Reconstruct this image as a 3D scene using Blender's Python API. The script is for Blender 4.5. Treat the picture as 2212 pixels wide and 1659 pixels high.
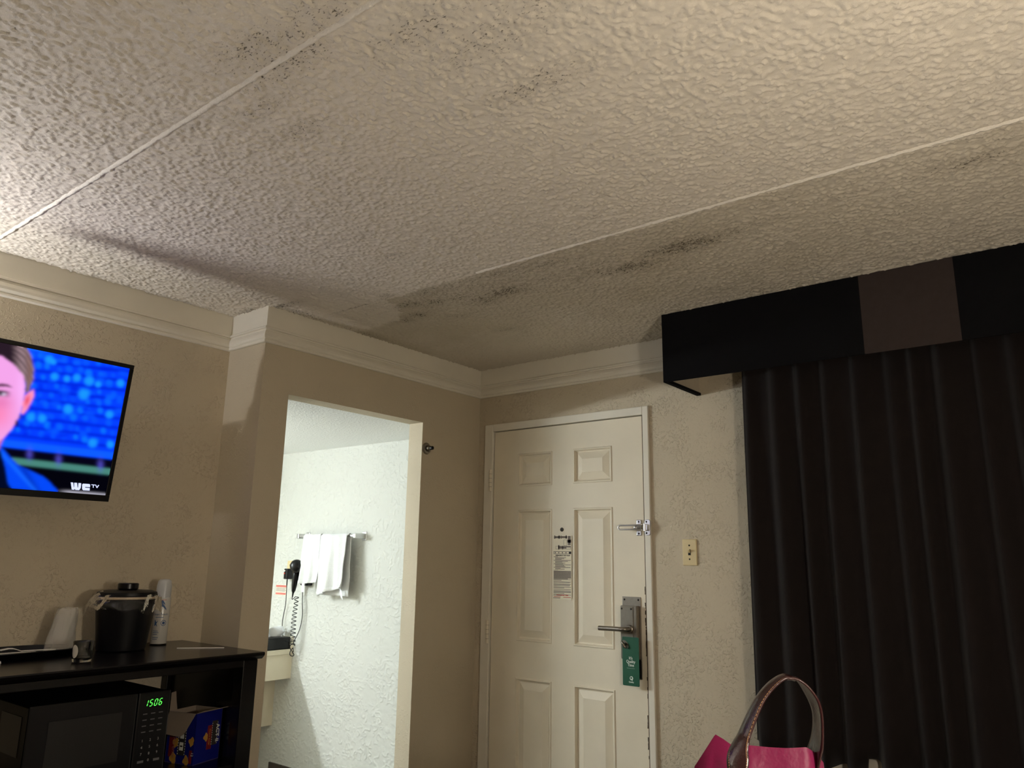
import bpy, bmesh, math, random
import numpy as np
from mathutils import Vector, Matrix
random.seed(7); np.random.seed(7)
for o in list(bpy.data.objects): bpy.data.objects.remove(o)
S = bpy.context.scene
COL = S.collection

# ------------------------------------------------------------------ camera
IW, IH, F = 2212, 1659, 1651.37
CAMZ = 1.355
pi_, ro_, ya_ = math.radians(12.995), math.radians(0.9026), math.radians(-38.2569)
FW = Vector((math.sin(ya_)*math.cos(pi_), math.cos(ya_)*math.cos(pi_), math.sin(pi_)))
_r = Vector((math.cos(ya_), -math.sin(ya_), 0)); _u = _r.cross(FW)
RT = _r*math.cos(ro_) + _u*math.sin(ro_); UP = -_r*math.sin(ro_) + _u*math.cos(ro_)
CAM = Vector((0, 0, CAMZ))
cam = bpy.data.cameras.new('camera'); camo = bpy.data.objects.new('camera', cam); COL.objects.link(camo)
cam.sensor_width = 36; cam.lens = F/IW*36; cam.clip_start = 0.02
M = Matrix((RT, UP, -FW)).transposed().to_4x4(); M.translation = CAM
camo.matrix_world = M
S.camera = camo
def ray(u, v): return FW + RT*((u-IW/2)/F) - UP*((v-IH/2)/F)
def at(u, v, ax, val):                      # pixel -> point on the plane axis=val (world metres)
    r = ray(u, v); return CAM + r*((val-CAM[ax])/r[ax])
def atd(u, v, D):                           # pixel -> point at horizontal distance D
    r = ray(u, v); return CAM + r*(D/math.hypot(r.x, r.y))

# ------------------------------------------------------------------ world, exposure
w = bpy.data.worlds.new('world'); S.world = w; w.use_nodes = True
w.node_tree.nodes['Background'].inputs[0].default_value = (0.010, 0.012, 0.02, 1)   # night outside
S.view_settings.view_transform = 'Standard'; S.view_settings.look = 'None'
S.view_settings.exposure = 0.34; S.view_settings.gamma = 1.0
S.view_settings.use_curve_mapping = False

# lamp powers (watts of light) and colours; the lamps themselves are built further down
P_BED, C_BED = 36.0, (1.0, 0.905, 0.77)
P_SCONCE, C_SCONCE = 68.0, (0.98, 0.975, 1.0)
P_VANITY, C_VANITY = 148.0, (0.90, 0.98, 1.0)

# ------------------------------------------------------------------ materials
def lin(c):
    return tuple(((x/255)/12.92 if x/255 <= 0.04045 else ((x/255+0.055)/1.055)**2.4) for x in c)
MATS = {}
def nn(nt, t, **kw):
    n = nt.nodes.new(t)
    for k, v in kw.items(): setattr(n, k, v)
    return n
def mat(name, rgb, rough=0.6, metal=0.0, var=0.0, var_scale=8, bump=None, spec=0.5, **kw):
    """rgb is sRGB 0-255; bump=(kind, scale, distance)"""
    if name in MATS: return MATS[name]
    m = bpy.data.materials.new(name); m.use_nodes = True; nt = m.node_tree
    b = nt.nodes['Principled BSDF']; L = nt.links
    c = lin(rgb)
    b.inputs['Base Color'].default_value = (*c, 1); b.inputs['Roughness'].default_value = rough
    b.inputs['Metallic'].default_value = metal; b.inputs['Specular IOR Level'].default_value = spec
    for k, v in kw.items(): b.inputs[k.replace('_', ' ')].default_value = v
    tc = nn(nt, 'ShaderNodeTexCoord')
    if var:
        n = nn(nt, 'ShaderNodeTexNoise'); n.inputs['Scale'].default_value = var_scale; n.inputs['Detail'].default_value = 5
        L.new(tc.outputs['Object'], n.inputs['Vector'])
        mr = nn(nt, 'ShaderNodeMapRange'); mr.inputs[1].default_value = .3; mr.inputs[2].default_value = .7
        mr.inputs[3].default_value = 1-var; mr.inputs[4].default_value = 1+var*.4
        L.new(n.outputs['Fac'], mr.inputs[0])
        mx = nn(nt, 'ShaderNodeMix', data_type='RGBA', blend_type='MULTIPLY'); mx.inputs[0].default_value = 1
        mx.inputs[6].default_value = (*c, 1); L.new(mr.outputs[0], mx.inputs[7]); L.new(mx.outputs[2], b.inputs['Base Color'])
    if bump:
        kind, sc, dist = bump
        h = height(nt, tc.outputs['Object'], kind, sc)
        bp = nn(nt, 'ShaderNodeBump'); bp.inputs['Strength'].default_value = 1; bp.inputs['Distance'].default_value = dist
        L.new(h, bp.inputs['Height']); L.new(bp.outputs[0], b.inputs['Normal'])
    MATS[name] = m
    return m
def height(nt, vec, kind, sc):
    L = nt.links
    def noise(s, d=2, rough=.5, dist=0):
        n = nn(nt, 'ShaderNodeTexNoise'); n.inputs['Scale'].default_value = s; n.inputs['Detail'].default_value = d
        n.inputs['Roughness'].default_value = rough; n.inputs['Distortion'].default_value = dist
        L.new(vec, n.inputs['Vector']); return n.outputs['Fac']
    def mrange(x, a, b_, c=0, d=1, smooth=True):
        r = nn(nt, 'ShaderNodeMapRange'); r.interpolation_type = 'SMOOTHSTEP' if smooth else 'LINEAR'
        for i, vv in enumerate((a, b_, c, d)): r.inputs[i+1].default_value = vv
        L.new(x, r.inputs[0]); return r.outputs[0]
    def math_(op, a, b_=None):
        n = nn(nt, 'ShaderNodeMath', operation=op)
        for i, x in enumerate((a, b_)):
            if x is None: continue
            if isinstance(x, (int, float)): n.inputs[i].default_value = x
            else: L.new(x, n.inputs[i])
        return n.outputs[0]
    if kind == 'noise': return noise(sc, 3)
    if kind == 'popcorn':
        a = mrange(noise(sc, 2, .55, .4), .47, .72)
        b_ = mrange(noise(sc*2.3, 2, .5), .45, .75)
        return math_('ADD', a, math_('MULTIPLY', b_, .35))
    if kind == 'knock':                     # sparse hand-trowelled splats
        a = mrange(noise(sc, 2, .5, .8), .50, .68)
        msk = mrange(noise(sc*.12, 2), .42, .62, .25, 1)
        return math_('ADD', math_('MULTIPLY', a, msk), math_('MULTIPLY', noise(sc*4, 2), .15))
    if kind == 'worm':                      # thin raised ridges of a dragged plaster
        n1 = noise(sc, 2, .5, 1.0)
        rid = mrange(math_('ABSOLUTE', math_('SUBTRACT', n1, .5)), 0, .055, 1, 0)
        msk = mrange(noise(sc*.55, 2), .45, .60)
        return math_('ADD', math_('MULTIPLY', rid, msk), math_('MULTIPLY', noise(sc*3, 2), .12))
    if kind == 'weave':
        return noise(sc, 1)
def emit(name, rgb_lin, strength):
    m = bpy.data.materials.new(name); m.use_nodes = True; nt = m.node_tree
    nt.nodes.remove(nt.nodes['Principled BSDF'])
    e = nn(nt, 'ShaderNodeEmission'); e.inputs[0].default_value = (*rgb_lin, 1); e.inputs[1].default_value = strength
    nt.links.new(e.outputs[0], nt.nodes['Material Output'].inputs[0])
    return m
def glass(name, rgb, rough=.02, ior=1.45, thin=0.0):
    """clear plastic / glass: mostly see-through with a glossy coat"""
    m = bpy.data.materials.new(name); m.use_nodes = True; nt = m.node_tree; L = nt.links
    b = nt.nodes['Principled BSDF']; b.inputs['Base Color'].default_value = (*lin(rgb), 1)
    b.inputs['Roughness'].default_value = rough; b.inputs['IOR'].default_value = ior
    if thin:
        tr = nn(nt, 'ShaderNodeBsdfTransparent'); mx = nn(nt, 'ShaderNodeMixShader'); mx.inputs[0].default_value = 1-thin
        L.new(tr.outputs[0], mx.inputs[1]); L.new(b.outputs[0], mx.inputs[2]); L.new(mx.outputs[0], nt.nodes['Material Output'].inputs[0])
    else:
        b.inputs['Transmission Weight'].default_value = 1.0
    MATS[name] = m
    return m

WALL = mat('cream_wall_paint', (195, 183, 160), .75, bump=('knock', 84, .0021), var=.05, var_scale=3, spec=.25)
WALLSM = mat('cream_wall_smooth', (195, 183, 160), .7, bump=('knock', 70, .0007), var=.04, var_scale=3, spec=.25)
BATHW = mat('white_plaster', (206, 207, 201), .7, bump=('noise', 200, .0008), spec=.25)
WHITE = mat('white_trim_paint', (226, 220, 205), .5, bump=('noise', 60, .0003), var=.05, var_scale=6, spec=.35)
BATHC = mat('white_ceiling_paint', (236, 238, 238), .8, bump=('popcorn', 70, .0012), spec=.2)
DOORP = mat('door_white_paint', (228, 218, 196), .42, bump=('noise', 90, .00025), var=.06, var_scale=5, spec=.4)
CARPET = mat('carpet', (92, 82, 74), .95, bump=('noise', 300, .004), var=.2, var_scale=60, spec=.1)
VINYL = mat('bath_floor', (150, 140, 125), .5, var=.1)
DARKBASE = mat('dark_baseboard', (70, 62, 55), .5, var=.1)
ESP = mat('espresso_wood', (10, 8, 8), .24, bump=('noise', 120, .00015), var=.15, var_scale=30, spec=.35)
BLACKP = mat('black_plastic', (6, 6, 9), .28, spec=.35, var=.05)
BLACKM = mat('matte_black_plastic', (6, 6, 9), .42, spec=.25, var=.05)
BLACKF = mat('black_fabric', (15, 15, 17), .95, bump=('weave', 700, .0006), var=.1, var_scale=40, spec=.1)
TAUPEF = mat('taupe_fabric', (58, 50, 48), .95, bump=('weave', 700, .0006), var=.08, var_scale=40, spec=.1)
CURT = mat('dark_brown_curtain', (25, 19, 18), .85, bump=('weave', 500, .0005), var=.12, var_scale=20, spec=.15, Sheen_Weight=.08, Sheen_Roughness=.5)
LINING = mat('white_lining', (214, 206, 190), .9, bump=('weave', 400, .0004), var=.04, spec=.1)
CHROME = mat('chrome', (205, 205, 205), .3, 1.0, var=.03)
STEEL = mat('brushed_nickel', (150, 143, 133), .34, 1.0, bump=('noise', 200, .00008), var=.08, var_scale=50)
DARKST = mat('dark_metal', (60, 56, 50), .35, 1.0, var=.1)
IVORY = mat('ivory_plastic', (214, 196, 150), .4, var=.03)
HOLE = mat('dark_hole', (10, 9, 8), .8, var=.05)
PAPER = mat('white_paper', (236, 228, 205), .75, var=.02)
INKG = mat('grey_ink', (128, 118, 110), .8, var=.06)
INKK = mat('black_ink', (40, 36, 34), .8, var=.05)
INKR = mat('red_ink', (200, 70, 50), .8, var=.05)
GREEN = mat('green_card', (20, 82, 58), .4, var=.06, var_scale=12)
WHINK = mat('white_ink', (225, 228, 220), .6, var=.02)
PINK = mat('magenta_nylon', (134, 14, 72), .5, bump=('noise', 50, .002), var=.08, var_scale=10, spec=.4, Sheen_Weight=.4, Sheen_Roughness=.35)
LEATH = mat('brown_leather', (58, 30, 30), .26, bump=('noise', 160, .0006), var=.1, var_scale=25, spec=.6)
STITCH = mat('tan_thread', (186, 140, 100), .8, var=.05)
TOWEL = mat('white_terry', (236, 238, 238), .95, bump=('noise', 380, .003), var=.03, var_scale=30, spec=.1, Sheen_Weight=.2)
CREAM = mat('cream_laminate', (226, 218, 196), .35, var=.03)
CREAMD = mat('cream_cabinet', (208, 200, 180), .45, var=.04)
BLUEC = mat('blue_carton', (12, 20, 112), .45, var=.08, var_scale=20)
CARTON = mat('carton_inside', (140, 126, 112), .85, var=.06, var_scale=20)
REDC = mat('red_print', (120, 24, 26), .5, var=.08)
YELC = mat('popcorn_yellow', (186, 140, 56), .6, var=.15, var_scale=60)
CANW = mat('white_can', (196, 194, 188), .22, spec=.6, var=.03)
CANCAP = mat('can_cap', (200, 202, 204), .3, spec=.5, var=.03, Transmission_Weight=.15)
BLUEI = mat('blue_ink', (50, 84, 130), .5, var=.08)
PLW = mat('white_plastic', (222, 218, 210), .35, var=.03)
BEIGE = mat('beige_rim', (186, 168, 142), .5, var=.05)
SHEET = mat('bed_linen', (214, 210, 202), .9, bump=('noise', 30, .004), var=.03)
GREYSCR = mat('oven_window', (22, 21, 21), .35, var=.06, var_scale=40)
SIDEREFL = mat('oven_side_reflection', (20, 17, 16), .3, var=.15)
GLASS = glass('clear_glass', (250, 250, 250), .02)
def film_mat(name):
    m = bpy.data.materials.new(name); m.use_nodes = True; nt = m.node_tree; L = nt.links
    nt.nodes.remove(nt.nodes['Principled BSDF'])
    tr = nn(nt, 'ShaderNodeBsdfTransparent'); gl = nn(nt, 'ShaderNodeBsdfGlossy'); gl.inputs['Roughness'].default_value = .12
    lw = nn(nt, 'ShaderNodeFresnel'); lw.inputs[0].default_value = 1.35; mx = nn(nt, 'ShaderNodeMixShader')
    tc = nn(nt, 'ShaderNodeTexCoord'); n = nn(nt, 'ShaderNodeTexNoise'); n.inputs['Scale'].default_value = 45; n.inputs['Detail'].default_value = 3
    bp = nn(nt, 'ShaderNodeBump'); bp.inputs['Distance'].default_value = .006; L.new(tc.outputs['Object'], n.inputs['Vector']); L.new(n.outputs['Fac'], bp.inputs['Height'])
    L.new(bp.outputs[0], gl.inputs['Normal']); L.new(bp.outputs[0], lw.inputs['Normal'])
    L.new(lw.outputs[0], mx.inputs[0]); L.new(tr.outputs[0], mx.inputs[1]); L.new(gl.outputs[0], mx.inputs[2]); L.new(mx.outputs[0], nt.nodes['Material Output'].inputs[0])
    MATS[name] = m
    return m
FILM = film_mat('clear_film')
SLEEVE = glass('cup_plastic', (222, 218, 210), .12, 1.45, thin=.62)
TISSUE = mat('tissue', (238, 242, 246), .9, var=.02)
STICKG = mat('label_grey', (168, 160, 155), .6, var=.2, var_scale=200)
PINKI = mat('label_pink', (214, 120, 110), .6, var=.15, var_scale=150)
LAMPB = mat('lamp_bronze', (70, 52, 40), .4, .7, var=.1)

# ------------------------------------------------------------------ mesh helpers (all coordinates are world metres)
WM = {}
def meta(o, label=None, cat=None, group=None, kind=None):
    if label: o['label'] = label
    if cat: o['category'] = cat
    if group: o['group'] = group
    if kind: o['kind'] = kind
    return o
def thing(name, loc, label=None, cat=None, group=None, kind=None):
    o = bpy.data.objects.new(name, None); COL.objects.link(o); o.empty_display_size = .05
    o.location = loc; WM[o] = Matrix.Translation(loc)
    return meta(o, label, cat, group, kind)
def obj(name, src, m, parent=None, smooth=False, bevel=0, seg=2, origin=None, solid=0, autos=False):
    """src: bmesh or (verts, faces), in world coordinates"""
    me = bpy.data.meshes.new(name)
    if isinstance(src, tuple):
        me.from_pydata([tuple(v) for v in src[0]], [], [tuple(f) for f in src[1]]); me.update()
    else:
        bmesh.ops.recalc_face_normals(src, faces=src.faces); src.to_mesh(me); src.free()
    n = len(me.vertices); co = np.empty(n*3, np.float32); me.vertices.foreach_get('co', co); co = co.reshape(-1, 3)
    if origin is None:
        lo, hi = co.min(0), co.max(0); origin = Vector(((lo[0]+hi[0])/2, (lo[1]+hi[1])/2, lo[2]))
    origin = Vector([float(x) for x in origin])
    co -= np.array(origin, np.float32); me.vertices.foreach_set('co', co.ravel()); me.update()
    if m is not None: me.materials.append(m)
    o = bpy.data.objects.new(name, me); COL.objects.link(o)
    WM[o] = Matrix.Translation(origin)
    if parent is not None:
        o.parent = parent; o.location = origin - WM[parent].translation
    else: o.location = origin
    if smooth:
        me.polygons.foreach_set('use_smooth', [True]*len(me.polygons))
        if autos: me.set_sharp_from_angle(angle=math.radians(40))
    if solid:
        md = o.modifiers.new('s', 'SOLIDIFY'); md.thickness = solid; md.offset = 0
    if bevel:
        md = o.modifiers.new('b', 'BEVEL'); md.width = bevel; md.segments = seg; md.limit_method = 'ANGLE'
    return o
def B(): return bmesh.new()
def box(bm, x0, x1, y0, y1, z0, z1):
    vs = [bm.verts.new(p) for p in ((x0,y0,z0),(x1,y0,z0),(x1,y1,z0),(x0,y1,z0),(x0,y0,z1),(x1,y0,z1),(x1,y1,z1),(x0,y1,z1))]
    for f in ((0,3,2,1),(4,5,6,7),(0,1,5,4),(1,2,6,5),(2,3,7,6),(3,0,4,7)): bm.faces.new([vs[i] for i in f])
    return bm
def obox(bm, o, ex, ey, ez, a, b, c):
    """box with corner ranges a,b,c (pairs) along unit axes ex,ey,ez from origin o"""
    vs = []
    for k in (0, 1):
        for (i, j) in ((0,0),(1,0),(1,1),(0,1)):
            vs.append(bm.verts.new(o + ex*a[i] + ey*b[j] + ez*c[k]))
    for f in ((0,3,2,1),(4,5,6,7),(0,1,5,4),(1,2,6,5),(2,3,7,6),(3,0,4,7)): bm.faces.new([vs[i] for i in f])
    return bm
def bx(x0, x1, y0, y1, z0, z1): return box(B(), x0, x1, y0, y1, z0, z1)
def poly(bm, pts, d):
    """prism: outline pts (3D) extruded by vector d"""
    a = [bm.verts.new(p) for p in pts]; b = [bm.verts.new(Vector(p)+d) for p in pts]
    n = len(pts); bm.faces.new(a); bm.faces.new(b[::-1])
    for i in range(n): bm.faces.new((a[i], b[i], b[(i+1)%n], a[(i+1)%n]))
    return bm
def basis(axis):
    axis = axis.normalized(); t = Vector((0,0,1)) if abs(axis.z) < .9 else Vector((1,0,0))
    e1 = axis.cross(t).normalized(); return e1, axis.cross(e1).normalized()
def lathe(bm, o, axis, prof, seg=32, close=True, sx=1, sy=1, e1=None, shear=None):
    """prof: list of (radius, distance along axis)"""
    axis = axis.normalized()
    if e1 is None: e1, e2 = basis(axis)
    else: e2 = axis.cross(e1).normalized()
    rings = []
    for r, h in prof:
        sh = shear*h if shear else Vector((0,0,0))
        if r < 1e-6: rings.append([bm.verts.new(o + axis*h + sh)])
        else: rings.append([bm.verts.new(o + axis*h + sh + e1*(math.cos(2*math.pi*k/seg)*r*sx) + e2*(math.sin(2*math.pi*k/seg)*r*sy)) for k in range(seg)])
    for a, b in zip(rings, rings[1:]):
        for k in range(seg):
            k2 = (k+1) % seg
            if len(a) == 1 and len(b) == 1: continue
            if len(a) == 1: bm.faces.new((a[0], b[k], b[k2]))
            elif len(b) == 1: bm.faces.new((a[k], b[0], a[k2]))
            else: bm.faces.new((a[k], b[k], b[k2], a[k2]))
    if close:
        for rg in (rings[0], rings[-1]):
            if len(rg) > 2: bm.faces.new(rg)
    return bm
def cyl(bm, a, b, r, seg=20): 
    a, b = Vector(a), Vector(b); return lathe(bm, a, b-a, [(r, 0), (r, (b-a).length)], seg)
def tube(bm, pts, r, seg=8):
    pts = [Vector(p) for p in pts]; rings = []; prev = None
    for i, p in enumerate(pts):
        t = (pts[min(i+1, len(pts)-1)] - pts[max(i-1, 0)]).normalized()
        if prev is None: e1, e2 = basis(t)
        else:
            e1 = (prev - t*prev.dot(t)); e1 = e1.normalized() if e1.length > 1e-6 else basis(t)[0]; e2 = t.cross(e1)
        prev = e1; rr = r[i] if isinstance(r, (list, tuple)) else r
        rings.append([bm.verts.new(p + e1*(math.cos(2*math.pi*k/seg)*rr) + e2*(math.sin(2*math.pi*k/seg)*rr)) for k in range(seg)])
    for a, b in zip(rings, rings[1:]):
        for k in range(seg): bm.faces.new((a[k], a[(k+1)%seg], b[(k+1)%seg], b[k]))
    bm.faces.new(rings[0]); bm.faces.new(rings[-1][::-1])
    return bm
def spline(pts, n):
    """Catmull-Rom through points, n samples"""
    P = [Vector(p) for p in pts]; P = [P[0]*2-P[1]] + P + [P[-1]*2-P[-2]]; out = []
    m = len(P)-3
    for i in range(n):
        t = i/(n-1)*m; k = min(int(t), m-1); t -= k
        a, b, c, d = P[k:k+4]
        out.append(.5*((2*b) + (c-a)*t + (2*a-5*b+4*c-d)*t*t + (3*b-a-3*c+d)*t**3))
    return out
def grid(fn, nu, nv):
    vs = [fn(i/(nu-1), j/(nv-1)) for j in range(nv) for i in range(nu)]
    fs = [(j*nu+i, j*nu+i+1, (j+1)*nu+i+1, (j+1)*nu+i) for j in range(nv-1) for i in range(nu-1)]
    return vs, fs
def text(name, body, o, ex, ey, size, m, parent, align='CENTER', depth=.0004, wscale=1.0, bold=0.0, shear=0.0):
    """flat lettering: baseline origin o, reading direction ex, up direction ey"""
    cu = bpy.data.curves.new(name, 'FONT'); cu.body = body; cu.size = size; cu.align_x = align
    cu.extrude = depth; cu.offset = bold; cu.shear = shear; cu.resolution_u = 3
    t = bpy.data.objects.new(name, cu); COL.objects.link(t)
    dg = bpy.context.evaluated_depsgraph_get(); me = bpy.data.meshes.new_from_object(t.evaluated_get(dg))
    bpy.data.objects.remove(t); bpy.data.curves.remove(cu)
    ez = ex.cross(ey)
    vs = [o + ex*(v.co.x*wscale) + ey*v.co.y + ez*v.co.z for v in me.vertices]; fs = [tuple(p.vertices) for p in me.polygons]
    bpy.data.meshes.remove(me)
    return obj(name, (vs, fs), m, parent)
X, Y, Z = Vector((1,0,0)), Vector((0,1,0)), Vector((0,0,1))

# ------------------------------------------------------------------ room dimensions
YD, XS, XT, YJ = 3.2456, -2.7878, -3.0594, 1.8242       # door wall, alcove-side wall, tv wall, return face
HC = 2.417                                              # ceiling
XR, YF = 0.82, -2.4                                     # headboard wall, far end behind the camera
XSB = -2.885                                            # back of the side wall
YB0, YB1, HB = 1.961, 2.7928, 2.047                     # doorway to the alcove
YB, HA, XA = 3.22, 2.058, -4.95                         # alcove plaster wall, ceiling, mirror wall
HM, HM2 = 2.250, 2.322                                  # picture-rail moulding

# ------------------------------------------------------------------ room shell
meta(obj('floor', bx(XT, XR+.1, YF-.1, YD+.1, -.1, -.0005), CARPET), 'brown carpeted floor of the motel room', 'floor', kind='structure')
bm = B(); box(bm, XA-.1, XT-.1, .5, YB0, -.1, 0); box(bm, XA-.1, XSB, YB0, YB+.1, -.1, 0)
meta(obj('floor', bm, VINYL), 'beige vinyl floor of the bathroom alcove', 'floor', kind='structure')

def smooth_noise(xx, yy, s, seed):
    rng = np.random.RandomState(seed); g = rng.rand(64, 64)
    fx = (xx*s) % 63; fy = (yy*s) % 63; ix = fx.astype(int); iy = fy.astype(int); tx = fx-ix; ty = fy-iy
    tx = tx*tx*(3-2*tx); ty = ty*ty*(3-2*ty)
    return (g[iy, ix]*(1-tx)+g[iy, ix+1]*tx)*(1-ty)+(g[iy+1, ix]*(1-tx)+g[iy+1, ix+1]*tx)*ty
def build_ceiling():
    st = .0040                                            # fine where the photograph looks, coarse behind the camera
    YN = -.30; xs = np.concatenate([np.arange(XT, XR-.001, st), [XR]]); ys = np.concatenate([np.linspace(YF, YN, 60)[:-1], np.arange(YN, YD-.001, st), [YD]])
    xx, yy = np.meshgrid(xs, ys); nx, ny = len(xs), len(ys)
    # sprayed-on texture: thousands of small proud splats on a gently uneven base
    hgt = np.zeros_like(xx); rs = np.random.RandomState(5); j0 = 59
    nsp = 92000; fx = rs.uniform(XT, XR, nsp); fy = rs.uniform(YN, YD, nsp)
    ra = rs.uniform(.0038, .0085, nsp); rb = ra*rs.uniform(.45, .85, nsp); an = rs.uniform(0, math.pi, nsp); hh = rs.uniform(.0022, .0058, nsp)
    for k in range(nsp):
        r = ra[k]*1.25
        i0 = max(int((fx[k]-r-XT)/st), 0); i1 = min(int((fx[k]+r-XT)/st)+2, nx-1); a0 = max(int((fy[k]-r-YN)/st), 0)+j0; a1 = min(int((fy[k]+r-YN)/st)+2+j0, ny-1)
        if i1 <= i0 or a1 <= a0: continue
        dx = xs[i0:i1]-fx[k]; dy = (ys[a0:a1]-fy[k])[:, None]; c, sn = math.cos(an[k]), math.sin(an[k])
        q2 = ((dx*c+dy*sn)/ra[k])**2+((dy*c-dx*sn)/rb[k])**2
        b_ = hh[k]*np.sqrt(np.clip(1-q2*.8, 0, 1)); sl = hgt[a0:a1, i0:i1]; np.maximum(sl, b_, out=sl)
    hgt += .0016*smooth_noise(xx+9, yy+9, 55, 21)+.0012*smooth_noise(xx+9, yy+9, 110, 22)
    hgt *= 1-.85*np.exp(-((yy-.838)/.011)**4)-.85*np.exp(-((yy-2.053)/.009)**4)*(xx > -1.8)
    edge = np.minimum.reduce([xx-XT, YD-yy]); hgt *= np.clip(edge/.003, .3, 1)
    co = np.stack([xx, yy, HC-hgt], -1).reshape(-1, 3).astype(np.float32)
    j, i = np.meshgrid(np.arange(ny-1), np.arange(nx-1), indexing='ij')
    a = (j*nx+i).ravel()
    q = np.stack([a, a+nx, a+nx+1, a+1], -1).astype(np.int32)
    me = bpy.data.meshes.new('ceiling'); me.vertices.add(len(co)); me.vertices.foreach_set('co', co.ravel())
    me.loops.add(q.size); me.loops.foreach_set('vertex_index', q.ravel())
    me.polygons.add(len(q)); me.polygons.foreach_set('loop_start', np.arange(0, q.size, 4, dtype=np.int32))
    me.update(calc_edges=True); me.polygons.foreach_set('use_smooth', np.ones(len(q), bool))
    # stain maps: dinginess of the unpainted strip, mildew blotches, grime along edges
    wob = (smooth_noise(xx+9, yy+9, 9, 1)-.5)*.05 + (smooth_noise(xx+9, yy+9, 40, 2)-.5)*.03
    sstep = lambda v, e0, e1: (lambda t: t*t*(3-2*t))(np.clip((v-e0)/(e1-e0), 0, 1))
    strip = sstep(yy + wob*.4, 2.056, 2.072) * sstep(2.95-yy+wob*2, 0, .5)*1.0 + .55*sstep(yy, 2.5, 2.9)
    patch = sstep(-2.31-(xx+wob*1.6)-np.clip(yy-2.13, 0, 9)*1.1, -.006, .006) * sstep(2.30-(yy+wob), -.02, .03)
    dirt = np.clip(strip*(1-patch*.85)*(.75+.5*smooth_noise(xx+9, yy+9, 5, 3)), 0, 1)
    dirt = dirt*(.55+.45*sstep(-.1-xx, 0, 1.2))
    mold = np.zeros_like(xx)
    spots = [  # x, y, radius x, radius y, strength
        (-1.05,2.28,.16,.055,1.0), (-.93,2.27,.12,.05,.55), (-1.30,2.34,.13,.05,.85), (-1.44,2.31,.15,.05,.5), (-1.53,2.14,.12,.03,.5),
        (-1.40,2.16,.10,.025,.35), (-1.84,2.28,.13,.06,.85), (-1.95,2.30,.12,.07,.7), (-2.03,2.22,.10,.05,.5), (-2.08,2.10,.13,.035,.5), (-1.75,2.11,.22,.03,.45),
        (-2.28,2.17,.09,.05,.75), (-2.36,2.29,.10,.04,.7), (-2.45,2.31,.08,.04,.6), (-2.18,2.20,.10,.06,.6), (-2.2,2.4,.12,.04,.4),
        (-2.16,2.69,.06,.03,.5), (-1.95,2.19,.42,.12,.38), (-2.5,2.056,.16,.006,.8), (-2.27,2.03,.03,.02,.7), (-1.45,2.25,.35,.10,.30), (-2.29,2.05,.05,.012,.5), (-.77,2.25,.10,.03,.35), (-.55,2.22,.10,.025,.3), (-.20,2.21,.12,.04,.5), (-.66,2.13,.08,.02,.25),
        (-1.31,.85,.16,.05,.55), (-1.34,.78,.14,.05,.5), (-1.15,.80,.16,.06,.45), (-1.0,.95,.18,.06,.4), (-.91,1.06,.20,.09,.35),
        (-1.52,1.04,.10,.04,.4), (-1.50,.92,.12,.03,.4), (-.93,1.24,.16,.05,.45), (-.75,1.0,.2,.1,.3), (-1.70,.87,.10,.02,.3), (-1.93,1.75,.06,.02,.45), (-1.9,1.57,.04,.02,.3),
        (-2.75,1.86,.12,.03,.9), (-2.76,2.0,.04,.22,.6), (-2.76,2.3,.03,.2,.45), (-3.04,1.5,.02,.4,.4), (-2.92,1.81,.12,.025,.7)]
    for sx, sy, rx, ry, s in spots:
        mold = np.maximum(mold, s*np.exp(-((xx-sx)/rx)**2-((yy-sy)/ry)**2))
    for nm, arr in (('dirt', dirt), ('mold', mold)):
        at_ = me.attributes.new(nm, 'FLOAT', 'POINT'); at_.data.foreach_set('value', arr.astype(np.float32).ravel())
    m = mat('popcorn_ceiling', (224, 216, 202), .8, bump=('noise', 420, .0010), spec=.25)
    nt = m.node_tree; L = nt.links; b = nt.nodes['Principled BSDF']
    tc = nn(nt, 'ShaderNodeTexCoord')
    ad = nn(nt, 'ShaderNodeAttribute', attribute_name='dirt'); am = nn(nt, 'ShaderNodeAttribute', attribute_name='mold')
    n1 = nn(nt, 'ShaderNodeTexNoise'); n1.inputs['Scale'].default_value = 150; n1.inputs['Detail'].default_value = 3; n1.inputs['Roughness'].default_value = .6
    n2 = nn(nt, 'ShaderNodeTexNoise'); n2.inputs['Scale'].default_value = 22; n2.inputs['Detail'].default_value = 4
    mp = nn(nt, 'ShaderNodeMapping'); mp.inputs['Scale'].default_value = (.6, 1.25, 1); L.new(tc.outputs['Object'], mp.inputs['Vector'])
    L.new(mp.outputs[0], n1.inputs['Vector']); L.new(tc.outputs['Object'], n2.inputs['Vector'])
    def mth(op, a, c):
        n = nn(nt, 'ShaderNodeMath', operation=op)
        for k, x in enumerate((a, c)):
            if isinstance(x, (int, float)): n.inputs[k].default_value = x
            else: L.new(x, n.inputs[k])
        return n.outputs[0]
    # speckles: noise threshold falls where the mildew is dense
    thr = mth('SUBTRACT', .655, mth('MULTIPLY', am.outputs['Fac'], .18))
    thr = mth('ADD', thr, mth('MULTIPLY', mth('SUBTRACT', n2.outputs['Fac'], .5), -.12))
    sp = nn(nt, 'ShaderNodeMapRange'); sp.inputs[1].default_value = 0; sp.inputs[2].default_value = .07; L.new(mth('SUBTRACT', n1.outputs['Fac'], thr), sp.inputs[0])
    spk = mth('MULTIPLY', sp.outputs[0], mth('MINIMUM', mth('MULTIPLY', am.outputs['Fac'], 3.0), 1.0))
    base = lin((224, 216, 202))
    d1 = nn(nt, 'ShaderNodeMix', data_type='RGBA'); d1.inputs[6].default_value = (*base, 1); d1.inputs[7].default_value = (*lin((176, 166, 142)), 1)
    L.new(mth('MULTIPLY', ad.outputs['Fac'], .62), d1.inputs[0])
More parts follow.
